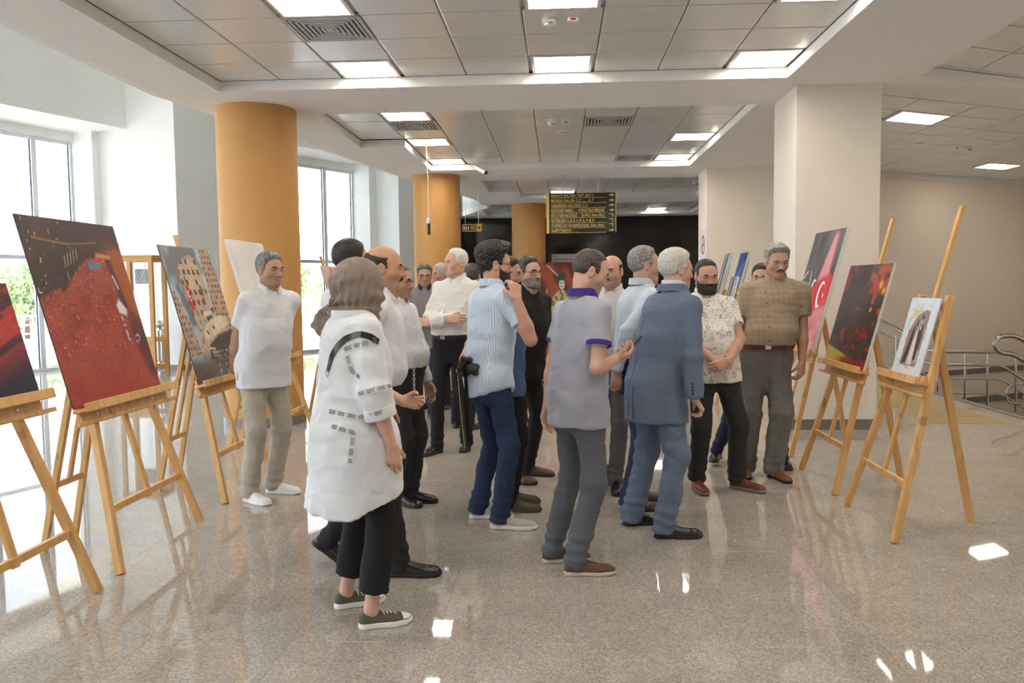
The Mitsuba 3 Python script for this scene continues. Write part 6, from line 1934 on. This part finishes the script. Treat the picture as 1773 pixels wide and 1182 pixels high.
kk = child(pk, 'picture'); scene[kk] = mikit.ply(m, 'oil_paint', uv=np.array([(9.001, 0), (9.999, 0), (9.999, 1), (9.001, 1)]))

# ------------------------------------------------------------------ hanging direction sign
Y_ = 15.4
p0, p1 = at(945.5, 335, Y_), at(1067, 402, Y_)
x0, x1, z1, z0 = p0[0], p1[0], p0[2], p1[2]
pbr('sign_black', (.012, .011, .010), .16, .5)
pbr('sign_gold', (.83, .60, .17), .25, .5, 1.0)
sg = thing('direction_sign', 'hanging black direction sign with eight rows of gold lettering', 'sign')
part(sg, 'panel', cbox(x0+.05, x1, Y_, Y_+.04, z0, z1), 'sign_black')
part(sg, 'edge_strip', cbox(x0, x0+.055, Y_-.01, Y_+.045, z0-.005, z1+.005), 'sign_gold', label='gold edge strip')
part(sg, 'edge_strip', cbox(x1-.012, x1, Y_-.006, Y_+.042, z0, z1), 'sign_gold')
for xx in (x0+.25*(x1-x0), x0+.75*(x1-x0)):
    part(sg, 'rod', cyl((xx, Y_+.02, z1-.02), (xx, Y_+.02, S+.005), .008, 10), 'chrome')
ROWS_T = ['BORDO SALON ( ÜST KAT )', 'BORDO SALON 1.2 ...... 6.7', 'SEMİNER SALONU 1.2', 'KONGRE MRKZ. - YÖNETİM BİRİMİ', 'KÜLTÜR MÜZESİ - SERGİ SALONU', 'OFİSLER 1.2.3.4.5.6.7.8.9', 'TURKUAZ KONFERANS SALONU', 'KAFETERYA']
LEN = [.60, .60, .52, .76, .76, .61, .76, .28]
rh = (z1-z0)/8
exs, eys, ezs = np.array([1.0, 0, 0]), np.array([0, 0, 1.0]), np.array([0, -1.0, 0])
Wd = x1-x0
for i, (t_, ln_) in enumerate(zip(ROWS_T, LEN)):
    zc = z1-(i+.5)*rh
    part(sg, 'lettering', text_on(t_, rh*.52, .003, (x0+.09, Y_-.0002, zc-rh*.26), exs, eys, ezs, True, width=ln_*Wd), 'sign_gold', label='gold letters reading '+t_.replace('......', '').replace('  ', ' '))
    part(sg, 'rule', bx(x0+.09, x0+.86*Wd, Y_-.004, Y_, zc-rh*.5, zc-rh*.5+.007), 'sign_gold')
    xa = x0+.93*Wd
    if i < 4 or i == 7:
        m = cat(bx(xa-.045, xa+.045, Y_-.004, Y_, zc-.006, zc+.006), prism(Polygon([(xa+.05, zc), (xa+.012, zc+.026), (xa+.012, zc-.026)]), 0, .004).apply_transform(np.array([[1, 0, 0, 0], [0, 0, -1, Y_], [0, 1, 0, 0], [0, 0, 0, 1]])))
        if i < 4: m = cat(m, bx(xa-.006, xa+.006, Y_-.004, Y_, zc-.022, zc+.022))
    else:
        m = cat(bx(xa-.045, xa+.035, Y_-.004, Y_, zc+.016, zc+.027), bx(xa+.022, xa+.035, Y_-.004, Y_, zc-.03, zc+.027))
    part(sg, 'arrow', m, 'sign_gold', label='gold arrow')
# ------------------------------------------------------------------ WC sign
Y2 = 16.6
q0, q1 = at(800.5, 388, Y2), at(834, 400.5, Y2)
pbr('sign_yellow', (.78, .50, .05), .4, .4)
pbr('sign_grey', (.05, .05, .05), .4, .4)
ws = thing('toilet_sign', 'small yellow and dark WC sign beside the second ochre column', 'sign')
part(ws, 'panel', cbox(q0[0], q1[0], Y2, Y2+.03, q1[2], q0[2], .006), 'sign_yellow')
hh_ = q0[2]-q1[2]; wl = q1[0]-q0[0]
part(ws, 'field', cbox(q0[0]+.012, q0[0]+wl*.74, Y2-.004, Y2+.001, q1[2]+.014, q0[2]-.014, .001), 'sign_grey')
part(ws, 'lettering', text_on('WC', hh_*.5, .003, (q0[0]+wl*.43, Y2-.0042, q1[2]+hh_*.26), exs, eys, ezs, True, width=wl*.28), 'sign_yellow', label='yellow letters reading WC')
def pict(xc, s=1.0, skirt=False):
    zb = q1[2]+hh_*.24
    g = [trimesh.creation.icosphere(1, .012*s)]
    g[0].apply_translation([xc, Y2-.004, zb+hh_*.46])
    g.append(bx(xc-.012*s, xc+.012*s, Y2-.007, Y2-.003, zb+hh_*.16, zb+hh_*.38))
    g.append(bx(xc-(.018 if skirt else .010)*s, xc+(.018 if skirt else .010)*s, Y2-.007, Y2-.003, zb, zb+hh_*.2))
    return cat(*g)
for i, (a_, b_) in enumerate(((.10, False), (.20, True), (.32, False))):
    part(ws, 'pictogram', pict(q0[0]+wl*a_, 1.0, b_), 'plastic_white', label='white figure pictogram')
xc = q0[0]+wl*.87; zc = (q0[2]+q1[2])/2
part(ws, 'arrow', cat(trimesh.Trimesh([(xc-.03, Y2-.003, zc+.012), (xc+.03, Y2-.003, zc+.012), (xc, Y2-.003, zc-.035)], [(0, 2, 1)], process=False), bx(xc-.02, xc+.02, Y2-.004, Y2, zc+.008, zc+.03)), 'sign_grey')
for xx in (q0[0]+.06, q1[0]-.06):
    part(ws, 'wire', cyl((xx, Y2+.015, q0[2]-.01), (xx, Y2+.015, S+.105), .004, 6), 'steel_brushed')
# ------------------------------------------------------------------ no-smoking notice on the stub wall
pbr('paper', (.72, .73, .78), .6, .3)
pbr('print_red', (.55, .05, .06), .6, .3)
pbr('print_blue', (.08, .16, .36), .6, .3)
xw = 2.62-.0005
nt = thing('notice', 'white no-smoking notice with a red ring on the edge of the cream wall stub', 'notice')
ny0, ny1, nz0, nz1 = 14.95, 15.5, 1.62, 2.54
part(nt, 'sheet', cbox(xw-.004, xw, ny0, ny1, nz0, nz1, .001), 'paper')
yc, zc = (ny0+ny1)/2, 2.25
ring = Point(0, 0).buffer(.17).difference(Point(0, 0).buffer(.135)).union(sbox(-.15, -.016, .15, .016).intersection(Point(0, 0).buffer(.16)) if False else affinity.rotate(sbox(-.15, -.016, .15, .016), 45, origin=(0, 0)))
fm = lambda m: frame_mesh(m, (xw-.004, yc, zc), np.array([0, -1.0, 0]), np.array([0, 0, 1.0]), np.array([-1.0, 0, 0]))
part(nt, 'ring', fm(prism(ring, 0, .002)), 'print_red', label='red prohibition ring')
part(nt, 'cigarette', fm(prism(sbox(-.08, -.014, .08, .014), 0, .001)), 'sign_grey')
part(nt, 'band', fm(prism(sbox(-.24, -.40, .24, -.27), 0, .002)), 'print_red', label='red band')
for i in range(3):
    part(nt, 'text_line', fm(prism(sbox(-.2, -.47-i*.06, .2-.05*i, -.45-i*.06), 0, .002)), 'print_blue')

# ------------------------------------------------------------------ camera, phone
def dslr(o, ex, ey, ez):
    """ex: to the camera's right, ey: where the lens looks, ez: up."""
    k_ = thing('camera', 'black camera with strap held behind the back of the photographer', 'camera')
    F_ = lambda m: frame_mesh(m, o, ex, ey, ez)
    part(k_, 'body', F_(cat(cbox(-.065, .062, -.022, .026, -.048, .034, .008), cbox(-.066, -.036, -.02, .042, -.046, .034, .010))), 'plastic_black')
    part(k_, 'prism_hump', F_(trimesh.convex.convex_hull(np.array([(sx*a, y_, z_) for sx in (-1, 1) for a, y_, z_ in ((.034, -.02, .03), (.03, .034, .03), (.018, -.012, .058), (.016, .03, .058))]))), 'plastic_black')
    prof = np.array([(0, .026), (.034, .026), (.034, .045), (.037, .048), (.037, .078), (.034, .082), (.034, .105), (.030, .112), (.027, .108), (.0, .104)])
    m = trimesh.creation.revolve(np.c_[prof[:, 0], prof[:, 1]], sections=36)
    m = frame_mesh(m, (0, 0, -.006), np.array([1.0, 0, 0]), np.array([0, 0, 1.0]), np.array([0, 1.0, 0]))
    part(k_, 'lens', F_(m), 'plastic_black', smooth=40)
    part(k_, 'front_glass', F_(cyl((0, .1045, -.006), (0, .106, -.006), .026, 28)), 'lens_glass')
    ring = frame_mesh(trimesh.creation.annulus(.0372, .0385, .012, sections=36), (0, .092, -.006), np.array([1.0, 0, 0]), np.array([0, 0, 1.0]), np.array([0, 1.0, 0]))
    part(k_, 'grip_ring', F_(ring), 'rubber_black', smooth=40)
    part(k_, 'dial', F_(cyl((-.045, .0, .034), (-.045, .0, .044), .011, 16)), 'plastic_black', smooth=40)
    W_ = lambda q: np.array(o)+np.array(q)@np.array([ex, ey, ez])
    a, b = W_((-.066, 0, .02)), W_((.062, 0, .02))
    lowp = np.array(o)+np.array([0, 0, -.50])+np.array(ey)*.02
    st = []
    for p_, sgn in ((a, -1), (b, 1)):
        t = np.linspace(0, 1, 14)[:, None]
        mid = (p_+lowp)/2+np.array(ex)*.03*sgn
        pts = (1-t)**2*p_+2*t*(1-t)*mid+t**2*(lowp+np.array(ex)*.018*sgn)
        st.append(grid_sheet(np.stack([pts-np.array(ey)*.015, pts+np.array(ey)*.015], 1), .0025))
        yl = grid_sheet(np.stack([pts-np.array(ey)*.016+np.array(ex)*.003*sgn, pts-np.array(ey)*.0115+np.array(ex)*.003*sgn], 1), .002)
        part(k_, 'strap_piping', yl, 'strap_yellow', smooth=40, label='yellow strap piping')
    t = np.linspace(0, math.pi, 10)
    pts = lowp[None]+np.array(ex)[None]*(.018*np.cos(t))[:, None]-np.array([0, 0, 1])[None]*(.03*np.sin(t))[:, None]
    st.append(grid_sheet(np.stack([pts-np.array(ey)*.015, pts+np.array(ey)*.015], 1), .0025))
    part(k_, 'strap', cat(*st), 'leather_black', smooth=40)
pbr('strap_yellow', (.55, .42, .03), .6, .3)
hwp = J9['wr']['L']; hd_ = J9['hf']['L'][0]
oc = at(803, 634, hwp[1]-.13)
exc = np.array([-.25, -.05, -.96]); exc /= np.linalg.norm(exc)
eyc = np.array([.82, -.50, -.22]); eyc -= (eyc@exc)*exc; eyc /= np.linalg.norm(eyc)
dslr(oc, exc, eyc, np.cross(exc, eyc))
dJ, nJ, tJ, _ = J12['hf']['R']
dJ = dJ/np.linalg.norm(dJ); nJ = nJ-(nJ@dJ)*dJ; nJ /= np.linalg.norm(nJ); tJ = np.cross(dJ, nJ)
pc = J12['wr']['R']+dJ*.145+nJ*.034
pu = dJ*.75+np.array([0, 0, .5])+nJ*.1; pu -= (pu@nJ)*nJ*.3; pu /= np.linalg.norm(pu)
pn_ = nJ-(nJ@pu)*pu; pn_ /= np.linalg.norm(pn_); px_ = np.cross(pu, pn_)
ph = thing('phone', 'dark smartphone in the hand of the man in the dotted polo shirt', 'phone')
part(ph, 'case', frame_mesh(cbox(-.036, .036, -.004, .004, -.075, .075, .003), pc, px_, pn_, pu), 'plastic_black')
part(ph, 'screen', frame_mesh(cbox(-.033, .033, .0041, .0046, -.069, .069, .0002), pc, px_, pn_, pu), 'lens_glass')
rg = J16['wr']['L']+J16['hf']['L'][0]*.10
# ------------------------------------------------------------------ bollard and glazed wooden case by the left wall
b0 = gnd(280, 645)
bo = thing('barrier_post', 'chrome barrier post with ball top by the white pier, left', 'barrier post')
part(bo, 'base', cyl(b0, b0+[0, 0, .03], .12, 28), 'chrome', smooth=40)
m = trimesh.creation.icosphere(3, .085); m.apply_translation(b0+[0, 0, .14]); part(bo, 'lower_ball', m, 'chrome', smooth=True)
for s in (-.035, .035): part(bo, 'tube', cyl(b0+[s, 0, .14], b0+[s, 0, .82], .028, 16), 'chrome', smooth=40)
part(bo, 'collar', cyl(b0+[0, 0, .80], b0+[0, 0, .84], .06, 20), 'chrome', smooth=40)
m = trimesh.creation.icosphere(3, .078); m.apply_translation(b0+[0, 0, .91]); part(bo, 'top_ball', m, 'chrome', smooth=True)
c0 = at(220, 444, 14.2); c1 = at(262, 444, 14.2)
vc = thing('display_case', 'ochre wooden display case with glass sides between the red painting and the ruined flats painting', 'display case')
xa, xb, ya, yb, zt_ = c0[0]-.25, c1[0], 14.2, 14.75, c0[2]
for xx in (xa, xb-.07):
    for yy in (ya, yb-.07):
        part(vc, 'post', cbox(xx, xx+.07, yy, yy+.07, 0, zt_), 'wood_case')
part(vc, 'post', cbox(c0[0]-.02, c0[0]+.05, ya-.004, ya+.05, .25, zt_-.08), 'wood_case')
for z_ in (.12, .62, zt_-.09):
    part(vc, 'rail', cbox(xa+.001, xb-.001, ya+.002, ya+.06, z_, z_+.085), 'wood_case')
    part(vc, 'rail', cbox(xa+.001, xb-.001, yb-.06, yb-.002, z_, z_+.085), 'wood_case')
part(vc, 'roof', cbox(xa-.01, xb+.01, ya-.01, yb+.01, zt_-.012, zt_+.02), 'wood_case')
part(vc, 'panel', cbox(xa+.02, xb-.02, ya+.02, ya+.04, .2, .63, .002), 'wood_case')
for yy in (ya+.03, yb-.03):
    part(vc, 'pane', trimesh.Trimesh([(xa+.05, yy, .7), (xb-.05, yy, .7), (xb-.05, yy, zt_-.09), (xa+.05, yy, zt_-.09)], [(0, 1, 2), (0, 2, 3)], process=False), 'pane_glass')
bgk = thing('exhibit_box', 'dark flat box with a gold chain hanging inside the wooden display case', 'box')
g0 = at(235, 466, 14.45); g1 = at(256, 491, 14.45)
part(bgk, 'body', cbox(g0[0], g1[0], 14.40, 14.50, g1[2], g0[2], .01), 'plastic_black')
part(bgk, 'chain', tube([(g0[0]+.02, 14.39, g1[2]+.05), (g0[0]+.08, 14.385, g1[2]+.02), (g1[0]-.02, 14.385, g0[2]-.03), (g1[0]-.03, 14.45, zt_-.09)], .006, 6), 'gold', smooth=True)

# ------------------------------------------------------------------ stair railing on the right
rl = thing('stair_railing', 'stainless steel railing of the stairs behind the wedding picture, right', 'railing')
def rod(pts, r, nm='bar', closed=False): part(rl, nm, tube(np.array(pts), r, 10, closed), 'steel_brushed', smooth=60)
def up_(u, v, Y): return at(u, v, Y)
YR = 12.4
def bend(pts, rad=.12, n=6):
    pts = [np.array(p, float) for p in pts]; out = [pts[0]]
    for a, b, c in zip(pts, pts[1:], pts[2:]):
        d1, d2 = (a-b), (c-b); l1, l2 = np.linalg.norm(d1), np.linalg.norm(d2)
        r_ = min(rad, l1*.45, l2*.45); p, q = b+d1/l1*r_, b+d2/l2*r_
        for t in np.linspace(0, 1, n): out.append((1-t)**2*p+2*t*(1-t)*b+t*t*q)
    return out+[pts[-1]]
# the far flight: level rails that turn down at the right
for v_, r_ in ((609, .024), (631, .02), (655, .013), (680, .013)):
    rod(bend([up_(1518, v_-58 if v_ < 640 else v_-55, 13.6), up_(1560, v_-36, 13.2), up_(1612, v_, YR), up_(1722 if v_ < 620 else 1733, v_+1, YR), up_(1800, v_+44, YR)]) if v_ > 615 else bend([up_(1518, v_-58, 13.6), up_(1560, v_-36, 13.2), up_(1612, v_, YR), up_(1728, v_, YR)]), r_, 'handrail' if v_ == 609 else 'bar')
for u_, vb in ((1552, 655), (1624, 684), (1671, 694), (1710, 701), (1759, 712)):
    rod([up_(u_, 612 if u_ > 1600 else 580, YR if u_ > 1600 else 13.2), up_(u_, vb, YR if u_ > 1600 else 13.2)], .018, 'post')
# the looped end of the nearer handrail
YN = 11.4
rod(bend([up_(1830, 622, YN), up_(1757, 580, YN), up_(1730, 582, YN), up_(1720, 596, YN), up_(1731, 611, YN), up_(1752, 612, YN), up_(1830, 656, YN)], .16, 8), .032, 'handrail')
rod(bend([up_(1830, 668, YN), up_(1752, 664, YN), up_(1741, 678, YN), up_(1744, 697, YN), up_(1765, 699, YN), up_(1830, 706, YN)], .10, 8), .014)
rod([up_(1820, 640, YN), up_(1820, 760, YN)], .02, 'post')
tr = struct('trim_stair', tube([np.array([5.2, 8.62, .012]), np.array([5.2, 14.8, .012])], .02, 8), 'steel_brushed', 'steel edge trim of the stair landing', smooth=60)
struct('stairs', cat(*[bx(5.2+.32*i, 5.2+.32*(i+1), 8.62, 14.85, -1.5, -.16-.16*i) for i in range(8)]), 'granite_skirt', 'granite steps going down beyond the landing')
